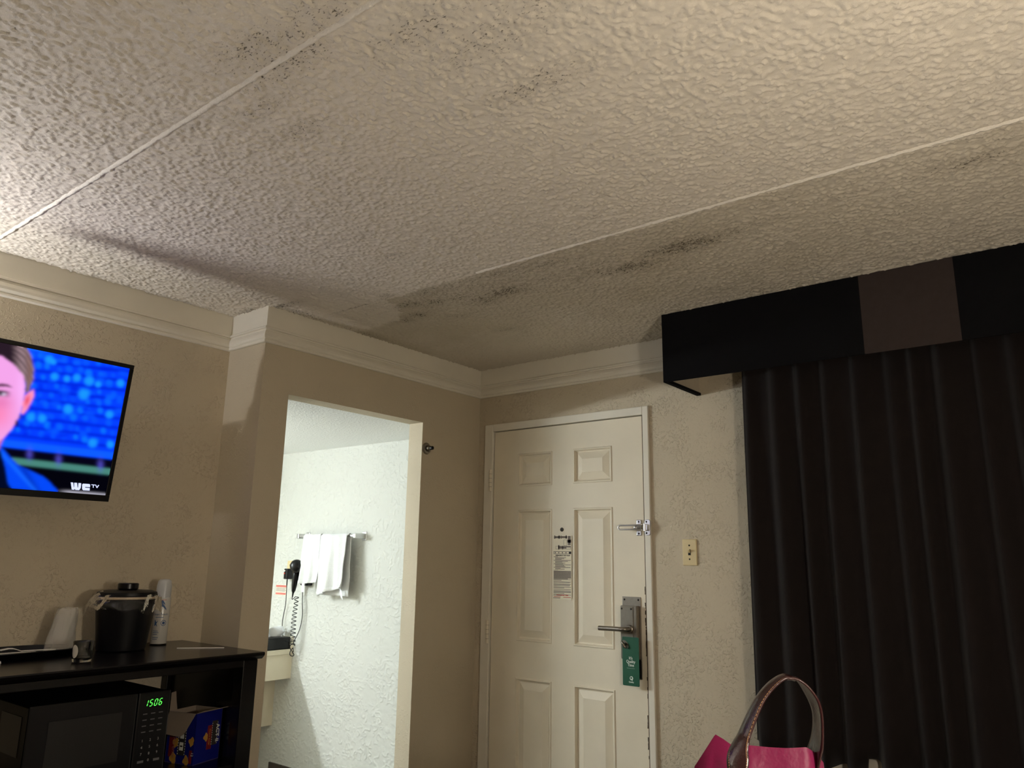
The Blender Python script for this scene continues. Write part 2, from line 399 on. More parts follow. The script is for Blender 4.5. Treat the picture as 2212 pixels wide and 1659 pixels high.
    d2 = nn(nt, 'ShaderNodeMix', data_type='RGBA'); L.new(d1.outputs[2], d2.inputs[6]); d2.inputs[7].default_value = (*lin((120, 108, 88)), 1)
    soft = mth('MULTIPLY', am.outputs['Fac'], mth('MULTIPLY', n2.outputs['Fac'], .75)); L.new(soft, d2.inputs[0])
    d3 = nn(nt, 'ShaderNodeMix', data_type='RGBA'); L.new(d2.outputs[2], d3.inputs[6]); d3.inputs[7].default_value = (*lin((66, 56, 42)), 1)
    L.new(mth('MULTIPLY', spk, .8), d3.inputs[0]); L.new(d3.outputs[2], b.inputs['Base Color'])
    me.materials.append(m)
    o = bpy.data.objects.new('ceiling', me); COL.objects.link(o); WM[o] = Matrix.Identity(4)
    return meta(o, 'stained popcorn-textured ceiling with mildew spots', 'ceiling', kind='structure')
ceil_o = build_ceiling()
SEAMM = mat('seam_plaster', (232, 226, 214), .8, bump=('noise', 160, .003), spec=.2)
for sy, x0, x1, wd in ((.838, XT+.01, XR, .013), (2.053, -1.80, XR, .010)):
    vs = []; fs = []; n = 260
    for i in range(n):
        x = x0+(x1-x0)*i/(n-1); j = random.uniform(-.0016, .0016); ww = wd*random.uniform(.75, 1.2); hh = random.uniform(.0060, .0090)
        vs += [(x, sy-ww/2+j, HC), (x, sy-ww*.25+j, HC-hh), (x, sy+ww*.25+j, HC-hh), (x, sy+ww/2+j, HC)]
    for i in range(n-1):
        for k in range(3): fs.append((i*4+k, i*4+k+1, i*4+k+5, i*4+k+4))
    obj('seam', (vs, fs), SEAMM, ceil_o, smooth=True)
bm = B(); box(bm, XA-.1, XT-.1, .5, YB0, HA, HA+.05); box(bm, XA-.1, XSB, YB0, YB+.02, HA, HA+.05)
meta(obj('ceiling', bm, BATHC), 'lower white ceiling inside the bathroom alcove', 'ceiling', kind='structure')

WS = 'structure'
meta(obj('wall_left', bx(XT-.1, XT, YF-.1, YJ, 0, HC+.05), WALL), 'cream textured wall behind the television', 'wall', kind=WS)
meta(obj('wall_return', bx(XT-.1, XS, YJ, YB0, 0, HC+.05), WALLSM), 'narrow cream wall end beside the alcove doorway', 'wall', kind=WS)
bm = B(); box(bm, XSB, XS, YB0, YB1, HB, HC+.05); box(bm, XSB, XS, YB1, YD, 0, HC+.05)
wsd = obj('wall_side', bm, WALLSM)
wsd.data.materials.append(mat('rough_jamb_plaster', (214, 201, 172), .75, bump=('knock', 60, .0030), spec=.25))
for p_ in wsd.data.polygons:
    if abs(p_.normal.x) < .5 and p_.center.x < 0: p_.material_index = 1
meta(wsd, 'cream wall with the opening to the bathroom alcove', 'wall', kind=WS)
bm = B(); DX0, DX1, DH = -2.6727, -1.7587, 2.0455
box(bm, XSB, DX0-.03, YD, YD+.12, 0, HC+.05); box(bm, DX0-.03, DX1+.03, YD, YD+.12, DH+.03, HC+.05); box(bm, DX1+.03, XR+.1, YD, YD+.12, 0, HC+.05)
meta(obj('wall_back', bm, WALL), 'cream textured wall with the entrance door', 'wall', kind=WS)
meta(obj('wall_right', bx(XR, XR+.1, YF-.1, YD, 0, HC+.05), WALL), 'cream headboard wall of the room', 'wall', kind=WS)
meta(obj('wall_front', bx(XT, XR, YF-.1, YF, 0, HC+.05), WALL), 'cream wall at the near end of the room', 'wall', kind=WS)
def plaster_wall():
    st = .0036; xs = np.concatenate([[XA-.1, -4.75], np.arange(-4.70, XSB, st), [XSB]]); zs = np.concatenate([np.arange(0, HA, st), [HA]])
    xx, zz = np.meshgrid(xs, zs); nx, nz = len(xs), len(zs)
    wx = xx+9+.018*(smooth_noise(xx+9, zz, 30, 41)-.5); wz = zz+.018*(smooth_noise(xx+9, zz, 30, 42)-.5)
    h = np.zeros_like(xx)
    for s_, sd, a_ in ((44, 43, .0032), (58, 45, .0026)):     # dragged ridges of two trowel passes
        n_ = smooth_noise(wx, wz, s_, sd); msk = np.clip((smooth_noise(xx+9, zz, s_*.35, sd+1)-.40)/.16, 0, 1)
        h = np.maximum(h, a_*np.exp(-((n_-.5)/.10)**2)*msk)
    h += .0012*smooth_noise(xx+9, zz, 60, 47)
    co = np.stack([xx, YB-h, zz], -1).reshape(-1, 3); j, i = np.meshgrid(np.arange(nz-1), np.arange(nx-1), indexing='ij'); a = (j*nx+i).ravel()
    q = np.stack([a, a+1, a+nx+1, a+nx], -1); me = bpy.data.meshes.new('wall_alcove_back')
    me.vertices.add(len(co)+4); me.loops.add(q.size+4); me.polygons.add(len(q)+1)
    me.vertices.foreach_set('co', np.concatenate([co.ravel(), np.array([XA-.1, YB+.1, 0, XSB, YB+.1, 0, XSB, YB+.1, HA, XA-.1, YB+.1, HA])]).astype(np.float32))
    m_ = len(co); me.loops.foreach_set('vertex_index', np.concatenate([q.ravel(), [m_+3, m_+2, m_+1, m_]]).astype(np.int32))
    me.polygons.foreach_set('loop_start', np.arange(0, q.size+4, 4, dtype=np.int32)); me.update(calc_edges=True)
    me.polygons.foreach_set('use_smooth', np.ones(len(q)+1, bool)); me.materials.append(BATHW)
    o = bpy.data.objects.new('wall_alcove_back', me); COL.objects.link(o); WM[o] = Matrix.Identity(4); return o
meta(plaster_wall(), 'white rough-plastered wall inside the bathroom alcove', 'wall', kind=WS)
meta(obj('wall_alcove_left', bx(XA-.1, XA, .5, YB, 0, HA), BATHW), 'white mirror wall of the bathroom alcove', 'wall', kind=WS)
meta(obj('wall_alcove_front', bx(XA, XT-.1, .5, .6, 0, HA), BATHW), 'white near wall of the bathroom alcove', 'wall', kind=WS)
meta(obj('baseboard_alcove', bx(-4.45, XSB, YB-.012, YB, 0, .085), DARKBASE), 'dark brown baseboard in the bathroom alcove', 'baseboard', kind=WS)
meta(obj('baseboard_left', bx(XT, XT+.012, YF, .4, 0, .085), DARKBASE), 'dark brown baseboard under the television wall', 'baseboard', kind=WS)

# white frieze band and moulding round the room: offsets from wall (d) by height
def moulding(name, a, b, nrm, label, m0=0, m1=0):
    """a->b along wall foot, nrm into the room; m0,m1 mitre extension per unit of projection at each end"""
    prof = [(0, HM), (.012, HM), (.0155, HM+.004), (.0155, HM+.010), (.012, HM+.013), (.017, HM+.018), (.020, HM+.026), (.019, HM+.036), (.0135, HM+.050),
            (.0085, HM+.053), (.0085, HM+.059), (.0165, HM+.061), (.0165, HM+.068), (.013, HM2), (.004, HM2), (.004, HC), (0, HC)]
    t = (b-a).normalized(); vs = []; n = len(prof)
    for e, mm, sg in ((a, m0, -1), (b, m1, 1)):
        for d, z in prof: vs.append(e + nrm*d + t*(sg*mm*d) + Z*z)
    fs = [(k, k+1, n+k+1, n+k) for k in range(n-1)] + [tuple(range(n)), tuple(range(2*n-1, n-1, -1))]
    meta(obj(name, (vs, fs), WHITE), label, 'moulding', kind=WS)
moulding('trim_1', Vector((XT, YF, 0)), Vector((XT, YJ, 0)), X, 'white picture-rail moulding above the television', 0, -1)
moulding('trim_2', Vector((XT, YJ, 0)), Vector((XS, YJ, 0)), -Y, 'short white moulding on the narrow wall end', -1, 1)
moulding('trim_3', Vector((XS, YJ, 0)), Vector((XS, YD, 0)), X, 'white moulding above the alcove doorway', 1, -1)
moulding('trim_4', Vector((XS, YD, 0)), Vector((XR, YD, 0)), -Y, 'white moulding above the entrance door', -1, 0)

# ------------------------------------------------------------------ entrance door
YF0 = YD-.013                                            # face of the steel frame
fr = thing('trim_5', ((DX0+DX1)/2, YD, 0), 'white painted steel frame of the entrance door', 'door frame', kind=WS)
obj('jamb', bx(-2.736, DX0-.006, YF0, YD+.06, 0, DH+.045), WHITE, fr, bevel=.003)
obj('jamb', bx(DX1+.010, -1.718, YF0, YD+.06, 0, DH+.045), WHITE, fr, bevel=.003)
obj('head_jamb', bx(DX0-.006, DX1+.010, YF0, YD+.06, DH+.005, DH+.045), WHITE, fr, bevel=.003)
obj('weather_strip', bx(DX1+.0015, DX1+.0065, YD-.003, YD+.05, 0, DH+.003), mat('weatherstrip', (120, 104, 82), .8, var=.25, var_scale=40), fr)
obj('stop', bx(DX0-.004, DX1+.012, YD+.052, YD+.06, 0, DH+.01), HOLE, fr)
dr = thing('door_1', ((DX0+DX1)/2, YD, 0), 'white six-panel entrance door with a brushed metal lever', 'door', kind=WS)
def door_leaf():
    bm = B(); y0 = YD
    cx = [DX0, -2.507, -2.284, -2.155, -1.926, DX1]; cz = [.004, .215, .782, .957, 1.616, 1.738, 1.915, DH]
    rings = [(0, 0), (.004, -.004), (.009, -.004), (.014, .008), (.020, .010), (.055, -.001)]
    for i in range(5):
        for j in range(7):
            x0, x1, z0, z1 = cx[i], cx[i+1], cz[j], cz[j+1]
            if i in (1, 3) and j in (1, 3, 5):
                prev = None
                for ins, dep in rings:
                    cur = [bm.verts.new(p) for p in ((x0+ins, y0+dep, z0+ins), (x1-ins, y0+dep, z0+ins), (x1-ins, y0+dep, z1-ins), (x0+ins, y0+dep, z1-ins))]
                    if prev:
                        for k in range(4): bm.faces.new((prev[k], prev[(k+1)%4], cur[(k+1)%4], cur[k]))
                    prev = cur
                bm.faces.new(prev)
            else: bm.faces.new([bm.verts.new(p) for p in ((x0,y0,z0),(x1,y0,z0),(x1,y0,z1),(x0,y0,z1))])
    y1 = YD+.044
    c = [(DX0, .004), (DX1, .004), (DX1, DH), (DX0, DH)]
    for k in range(4):
        (xa, za), (xb, zb) = c[k], c[(k+1)%4]
        bm.faces.new([bm.verts.new(p) for p in ((xa,y0,za),(xa,y1,za),(xb,y1,zb),(xb,y0,zb))])
    bm.faces.new([bm.verts.new((x, y1, z)) for x, z in reversed(c)])
    bmesh.ops.remove_doubles(bm, verts=bm.verts, dist=1e-5)
    return obj('leaf', bm, DOORP, dr)
leaf = door_leaf()
# chipped dark wear down the lock edge
for k in range(26):
    z = random.uniform(.35, 1.22); h = random.uniform(.006, .04); wd = random.uniform(.002, .0055)
    pts = [(DX1-wd*random.uniform(.5, 1), YD-.0012, z+h*t) for t in (0, .3, .6, 1)]
    ps = [Vector((DX1+.0006, YD-.0012, z))]+[Vector(p) for p in pts]+[Vector((DX1+.0006, YD-.0012, z+h))]
    obj('paint_chip', poly(B(), ps, Vector((0, .0015, 0))), mat('chipped_wood', (58, 42, 30), .85, var=.2), dr)
for z0, z1 in ((1.722, 1.838), (.932, 1.046), (.20, .315)):
    hg = obj('hinge', lathe(B(), Vector((DX0-.013, YF0-.004, z0)), Z, [(.0075, 0), (.0075, z1-z0)], 14), DOORP, dr, smooth=True, autos=True)
    for k in range(1, 5):
        zz = z0+(z1-z0)*k/5; obj('knuckle', lathe(B(), Vector((DX0-.013, YF0-.004, zz-.0008)), Z, [(.0079, 0), (.0079, .0016)], 14), INKG, hg)
pp = at(1214, 1144, 1, YD)
ph = obj('peephole', lathe(B(), pp, -Y, [(.010, 0), (.010, .002), (.0075, .003), (.0065, .001)], 24), DARKST, dr, smooth=True, autos=True)
obj('lens', lathe(B(), pp+Y*.0005, -Y, [(.0066, 0), (.004, .002), (0, .0025)], 20), HOLE, ph, smooth=True)
# lockset
LX0, LX1 = -1.880, -1.782
lock = obj('lockset', bx(LX0, LX1, YD-.004, YD, .840, 1.199), STEEL, dr, bevel=.006, seg=3)
obj('housing', bx(LX0+.004, LX1-.008, YD-.030, YD-.003, .925, 1.160), STEEL, lock, bevel=.004)
obj('lower_plate', bx(LX0+.004, LX1-.003, YD-.012, YD-.003, .845, .925), BLACKM, lock, bevel=.003)
obj('face_plate', bx(LX0+.006, LX1-.026, YD-.0325, YD-.029, .932, 1.155), STEEL, lock, bevel=.002)
for sx, sz, dy in ((LX0+.012, 1.186, .004), (LX1-.013, 1.186, .004), (LX0+.013, 1.146, .0325), (LX1-.036, 1.146, .0325)):
    s_ = obj('screw', lathe(B(), Vector((sx, YD-dy, sz)), -Y, [(.0045, 0), (.0042, .0012), (.0025, .0018), (0, .0018)], 14), DARKST, lock, smooth=True)
LZ = 1.058
obj('lever', tube(B(), spline([(LX1-.045, YD-.030, LZ), (LX1-.045, YD-.052, LZ), (LX1-.050, YD-.066, LZ), (LX1-.066, YD-.071, LZ-.001), (LX1-.10, YD-.071, LZ-.001), (LX1-.185, YD-.071, LZ-.002)], 26), .0105, 18), STEEL, lock, smooth=True, autos=True)
obj('lever_rose', lathe(B(), Vector((LX1-.045, YD-.032, LZ)), -Y, [(.019, 0), (.019, .006), (.0165, .008), (.0165, .012)], 24), STEEL, lock, smooth=True, autos=True)
tz = 1.003
obj('thumb_turn', tube(B(), [(LX1-.075, YD-.056, tz), (LX1-.066, YD-.056, tz-.010), (LX1-.060, YD-.054, tz-.022), (LX1-.052, YD-.050, tz-.025)], [.005, .0055, .006, .005], 12), STEEL, lock, smooth=True)
obj('thumb_turn_stem', cyl(B(), (LX1-.064, YD-.033, tz-.012), (LX1-.064, YD-.054, tz-.012), .006, 14), STEEL, lock, smooth=True, autos=True)

# green hanger card with a slot, hung on the thumb turn
hx0, hx1, hz0, hz1, hy = -1.860, -1.775, .815, 1.024, YD-.043
hd = thing('door_hanger', ((hx0+hx1)/2, hy, hz0), 'green plastic do-not-disturb card hanging under the door lever', 'door hanger')
bm = B()
out = []
def rr(x0, x1, z0, z1, r, n=5):
    pts = []
    for cx, cz, a0 in ((x1-r, z1-r, 0), (x0+r, z1-r, 90), (x0+r, z0+r, 180), (x1-r, z0+r, 270)):
        for k in range(n+1):
            a = math.radians(a0+90*k/n); pts.append((cx+r*math.cos(a), cz+r*math.sin(a)))
    return pts
outer = [bm.verts.new((x, hy, z)) for x, z in rr(hx0, hx1, hz0, hz1, .005)]
inner = [bm.verts.new((x, hy, z)) for x, z in [(LX1-.064+.018*math.cos(t)+.006*math.sin(t), tz-.012+.014*math.sin(t)-.012*math.cos(t)) for t in [2*math.pi*k/24 for k in range(24)]]]
eo = [bm.edges.new((outer[k], outer[(k+1)%len(outer)])) for k in range(len(outer))]
ei = [bm.edges.new((inner[k], inner[(k+1)%len(inner)])) for k in range(len(inner))]
bmesh.ops.triangle_fill(bm, use_beauty=True, edges=eo+ei)
obj('card', bm, GREEN, hd, solid=.0012)
hc = (hx0+hx1)/2; ty = hy-.0009
for body, z, sz in (("It's", .928, .0170), ("Quality", .913, .0170), ("Time", .898, .0170)):
    text('lettering', body, Vector((hc, ty, z)), X, Z, sz, WHINK, hd, bold=.00025, wscale=.92)
obj('underline', bx(hc-.020, hc+.020, ty-.0002, ty, .8895, .8901), WHINK, hd)
lg = obj('emblem', lathe(B(), Vector((hc+.002, ty+.0003, .848)), -Y, [(.0085, 0), (.0085, .0006)], 24), WHINK, hd)
obj('emblem_core', lathe(B(), Vector((hc+.001, ty-.0003, .849)), -Y, [(.0042, 0), (.0042, .0004)], 18), GREEN, lg)
obj('emblem_tail', poly(B(), [Vector((hc+.002, ty-.0004, .846)), Vector((hc+.005, ty-.0004, .847)), Vector((hc+.009, ty-.0004, .838)), Vector((hc+.005, ty-.0004, .838))], Vector((0, .0004, 0))), WHINK, lg)
text('lettering', 'Quality', Vector((hc+.001, ty, .829)), X, Z, .0085, WHINK, hd, bold=.0002)

# evacuation notice glued between the door panels
sx0, sx1, sz0, sz1 = -2.2725, -2.163, 1.171, 1.482
sg = thing('evacuation_notice', ((sx0+sx1)/2, YD, sz0), 'white printed emergency exit plan sheet glued to the door', 'notice')
obj('sheet', bx(sx0, sx1, YD-.0040, YD-.0035, sz0, sz1), PAPER, sg)
sy = YD-.0042; sw = sx1-sx0; sh = sz1-sz0
def bar(u0, u1, v0, v1, m=INKG, nm='print'):     # fractions from the left / from the top of the sheet
    return obj(nm, bx(sx0+u0*sw, sx0+u1*sw, sy-.0002, sy+.0001, sz1-v1*sh, sz1-v0*sh), m, sg)
for (u0, u1, v0, v1) in ((.04,.76,.012,.045), (.05,.10,0,.055), (.28,.35,.002,.055), (.42,.45,.002,.055), (.68,.74,.0,.055), (.80,.95,.01,.155), (.77,.98,.07,.12),
                         (.26,.72,.17,.21), (.72,.96,.17,.19), (.27,.33,.155,.225), (.50,.54,.165,.225)): bar(u0, u1, v0, v1)
def frame(u0, u1, v0, v1, t=.012, m=INKG):
    tv = t*sw/sh
    bm = B()
    for a in ((u0, u1, v0, v0+tv), (u0, u1, v1-tv, v1), (u0, u0+t, v0, v1), (u1-t, u1, v0, v1)):
        box(bm, sx0+a[0]*sw, sx0+a[1]*sw, sy-.0002, sy+.0001, sz1-a[3]*sh, sz1-a[2]*sh)
    obj('print', bm, m, sg)
frame(.57, .75, .07, .165); frame(.13, .96, .17, .22); frame(.01, .98, .255, .295, .016, INKK)
for u in (.08, .28, .48, .68): bar(u, u+.04, .265, .285, INKK)
bar(.86, .96, .258, .292, INKK)
text('lettering', 'EMERGENCY EXIT PLAN', Vector(((sx0+sx1)/2+.002, sy-.0001, sz1-.327*sh)), X, Z, .0085, INKK, sg, bold=.0002, wscale=.95)
v = .335
for k in range(15):
    u1 = [.25,.70,.6,.45,.96,.8,.5,.66,.55,.96,.6,.66,.94,.4,.62][k]; bar(.02 if k % 4 == 0 else .10, u1, v, v+.0085); v += .0138
v = .552
bar(.02, .27, .545, .550)
for k in range(11): bar(.02, .97 if k < 10 else .8, v+.006, v+.0165); v += .0118
for k, (u1, g) in enumerate(((.96,0),(.45,0),(.97,1),(.9,0),(.97,1),(.92,0),(.9,0),(.97,1),(.6,0),(.97,1),(.96,1),(.97,0),(.97,0),(.6,0),(.97,1),(.45,0))):
    v += .009*g; bar(.02, u1, v+.008, v+.0155); v += .0128
bar(.18, .62, .928, .940, INKR); bar(.66, .82, .928, .940, INKR)
bar(.03, .40, .958, .966, INKR); bar(.55, .96, .961, .969, INKR); bar(.0, .38, .978, .985, INKK)

# swing-bar guard (chrome)
gl = thing('swing_bar_guard', (-1.76, YD, 1.51), 'chrome swing-bar door guard above the light switch height', 'door guard')
gz = 1.514
obj('strike_plate', bx(-1.796, -1.770, YD-.006, YD, gz-.037, gz+.037), CHROME, gl, bevel=.004)
obj('ball_post', lathe(B(), Vector((-1.783, YD-.005, gz)), -Y, [(.010, 0), (.006, .006), (.005, .022), (.009, .026), (.010, .032), (.006, .039), (0, .040)], 20), CHROME, gl, smooth=True)
bm = poly(B(), [Vector((-1.745+x, YF0, gz+z)) for x, z in rr(0, .030, -.037, .037, .012)], Vector((0, -.007, 0)))
obj('hinge_plate', bm, CHROME, gl, bevel=.002)
obj('hinge_barrel', cyl(B(), (-1.738, YF0-.016, gz-.016), (-1.738, YF0-.016, gz+.016), .0075, 16), CHROME, gl, smooth=True, autos=True)
obj('hinge_knuckle', bx(-1.742, -1.722, YF0-.020, YF0-.005, gz-.014, gz+.014), CHROME, gl, bevel=.003)
bp = []
for k in range(13):
    a = math.pi/2 + math.pi*k/12; bp.append(Vector((-1.862+.0095*math.cos(a)-.0, YF0-.030, gz+.0095*math.sin(a))))
barp = [Vector((-1.742, YF0-.018, gz+.012)), Vector((-1.765, YF0-.024, gz+.012)), Vector((-1.79, YF0-.029, gz+.0095))] + bp + [Vector((-1.79, YF0-.029, gz-.0095)), Vector((-1.765, YF0-.024, gz-.012)), Vector((-1.742, YF0-.018, gz-.012))]
obj('swing_bar', tube(B(), barp, .0038, 10), CHROME, gl, smooth=True)
for x, y, z in ((-1.783, YD-.006, gz+.027), (-1.783, YD-.006, gz-.027), (-1.735, YF0-.007, gz+.026), (-1.735, YF0-.007, gz-.026)):
    obj('screw', lathe(B(), Vector((x, y, z)), -Y, [(.0045, 0), (.004, .0012), (0, .0016)], 12), DARKST, gl, smooth=True)

# light switch
lx, lz = -1.5305, 1.4025
sw_ = thing('light_switch', (lx, YD, lz-.058), 'ivory toggle light switch plate beside the entrance door', 'light switch')
obj('plate', bx(lx-.035, lx+.035, YD-.007, YD, lz-.0575, lz+.0575), IVORY, sw_, bevel=.004, seg=3)
obj('slot', bx(lx-.006, lx+.006, YD-.0078, YD-.006, lz-.013, lz+.013), HOLE, sw_)
obj('toggle', poly(B(), [Vector((lx-.0045, YD-.007, lz-.003)), Vector((lx-.0045, YD-.019, lz+.007)), Vector((lx-.0045, YD-.019, lz+.013)), Vector((lx-.0045, YD-.007, lz+.010))], X*.009), IVORY, sw_, bevel=.001)
for z in (.030, -.030): obj('screw', lathe(B(), Vector((lx, YD-.007, lz+z)), -Y, [(.004, 0), (.0035, .001), (0, .0014)], 12), DARKST, sw_, smooth=True)

# sidewall sprinkler
sp = at(921, 969, 0, XS)
sk = thing('sprinkler_head', (XS, sp.y, sp.z-.03), 'small round metal sprinkler head beside the alcove doorway', 'sprinkler')
obj('escutcheon', lathe(B(), sp, X, [(.031, 0), (.031, .002), (.026, .008), (.017, .009), (.016, .005)], 28), STEEL, sk, smooth=True, autos=True)
obj('nozzle', lathe(B(), sp+X*.004, X, [(.014, 0), (.013, .018), (.009, .022), (.007, .032)], 20), STEEL, sk, smooth=True, autos=True)
obj('deflector', lathe(B(), sp+X*.032, X, [(.010, 0), (.0095, .014), (.006, .016), (0, .016)], 18), BLACKM, sk, smooth=True, autos=True)

# ------------------------------------------------------------------ curtain and valance
YV, XV, VZ0, VZ1 = 2.9088, -1.4668, 2.109, 2.412
va = thing('window_valance', (XV+1.0, YV, VZ0), 'boxed black fabric valance with a taupe panel above the curtain', 'valance')
VXE = .70
obj('front_board', bx(XV+.012, VXE, YV+.004, YV+.016, VZ0+.007, VZ1), mat('board_lining', (196, 184, 162), .9, var=.05), va)
obj('side_board', bx(XV+.003, XV+.012, YV+.004, YD-.002, VZ0+.002, VZ1-.002), MATS['board_lining'], va)
obj('top_board', bx(XV+.012, VXE, YV+.016, YD-.05, VZ1-.014, VZ1), MATS['board_lining'], va)
for x0, x1, m in ((XV, -.6555, BLACKF), (-.6555, -.3445, TAUPEF), (-.3445, -.03, BLACKF), (-.03, .28, TAUPEF), (.28, VXE, BLACKF)):
    obj('fabric_panel', bx(x0, x1, YV, YV+.005, VZ0, VZ1), m, va)
obj('end_panel', bx(XV, XV+.004, YV+.003, YD-.002, VZ0, VZ1-.001), BLACKF, va)
obj('edge_binding', bx(XV+.002, XV+.020, YV+.012, YD-.003, VZ0, VZ0+.012), BLACKF, va)

cu = thing('window_curtain', (-.3, 3.09, .66), 'dark brown pleated curtain hanging under the black valance', 'curtain')
CX0, CX1, CZ0, CZ1 = -1.196, .62, .672, 2.33
rng = random.Random(3)
edges = [CX0]
while edges[-1] < CX1: edges.append(edges[-1] + rng.uniform(.085, .135))
def fold(x, t):
    """fold offset towards the room, t=0 bottom 1 top"""
    k = max(i for i in range(len(edges)) if edges[i] <= x+1e-9); k = min(k, len(edges)-2)
    s = (x-edges[k])/(edges[k+1]-edges[k]); dpt = .030+.022*((k*7) % 5)/4
    sk = .28+.12*((k*3) % 4)/3                       # ridge position inside the pleat
    a = s/sk if s < sk else (1-s)/(1-sk)
    a = .5-.5*math.cos(math.pi*a)
    return dpt*a*(1.05-.30*t) + .004*math.sin(x*60+t*5)
def cfn(i, j):
    x = CX0+(CX1-CX0)*i; z = CZ0+(CZ1-CZ0)*j
    f = fold(x, j); drift = .012*math.sin(x*17)*(1-j)
    zz = z if j > 0 else z - .012 + .035*(.5+.5*math.sin(x*31+1.0))*(f < .012) - .25*f
    return Vector((x+drift, 3.115-f-.02*(1-j), zz))
obj('drape', grid(cfn, 520, 26), CURT, cu, smooth=True, solid=.003)
obj('return_edge', grid(lambda i, j: Vector((CX0-.010-.004*math.sin(9*j)+.016*i, 3.235-.13*i, CZ0+.005+(CZ1-CZ0)*j)), 8, 20), CURT, cu, smooth=True, solid=.003)
def lfn(i, j):
    x = CX0+.09+(CX1-.02-CX0-.09)*i; z = .50+(2.25-.50)*j
    return Vector((x, 3.150-.012*math.sin(x*38), z))
obj('lining', grid(lfn, 300, 12), LINING, cu, smooth=True, solid=.0015)
obj('lining_edge', grid(lambda i, j: Vector((CX0+.030+.006*i, 3.103-.004*i-.018*(1-j), .80+(2.06-.80)*j)), 3, 20), LINING, cu, smooth=True, solid=.001)
obj('curtain_rod', cyl(B(), (CX0-.02, 3.135, 2.345), (CX1+.05, 3.135, 2.345), .010, 14), STEEL, cu, smooth=True, autos=True)

# ------------------------------------------------------------------ television
TW, TH = .892, .512
tilt = math.atan2(.065, .507)
tup = Vector((math.sin(tilt), 0, math.cos(tilt))); tn = Vector((math.cos(tilt), 0, -math.sin(tilt)))     # up along the screen, out of the screen
tc_ = Vector((-2.919, 0, .187+CAMZ))                     # bottom line of the front face
TY1 = 1.3165; TY0 = TY1-TW
tv = thing('television', (XT+.02, (TY0+TY1)/2, 1.54), 'flat screen television tilted down on the wall showing a blue picture', 'television')
O = tc_ + Y*TY0
obj('case', obox(B(), O, Y, tup, tn, (0, TW), (0, TH), (-.020, -.002)), BLACKM, tv, bevel=.004)
obj('rear_case', obox(B(), O, Y, tup, tn, (.12, TW-.12), (.05, TH-.14), (-.048, -.020)), BLACKM, tv, bevel=.008)
obj('wall_bracket', bx(XT, XT+.105, (TY0+TY1)/2-.05, (TY0+TY1)/2+.05, 1.70, 1.86), DARKST, tv)
BZ, BZB = .0150, .0230
for nm, a, b in (('bezel', (0, TW), (TH-BZ, TH)), ('bezel', (0, TW), (0, BZB)), ('bezel', (0, BZ), (BZB, TH-BZ)), ('bezel', (TW-BZ, TW), (BZB, TH-BZ))):
    obj(nm, obox(B(), O, Y, tup, tn, a, b, (-.006, .002)), BLACKP, tv, bevel=.0015)
def smin(v, e0, e1):
    t = np.clip((v-e0)/(e1-e0), 0, 1); return t*t*(3-2*t)
def inpoly(px, py, pts):
    r = np.zeros(px.shape, bool); n = len(pts)
    for i in range(n):
        (x1, y1), (x2, y2) = pts[i], pts[i-1]
        c = ((y1 > py) != (y2 > py)) & (px < (x2-x1)*(py-y1)/((y2-y1) if y2 != y1 else 1e-9)+x1); r ^= c
    return r
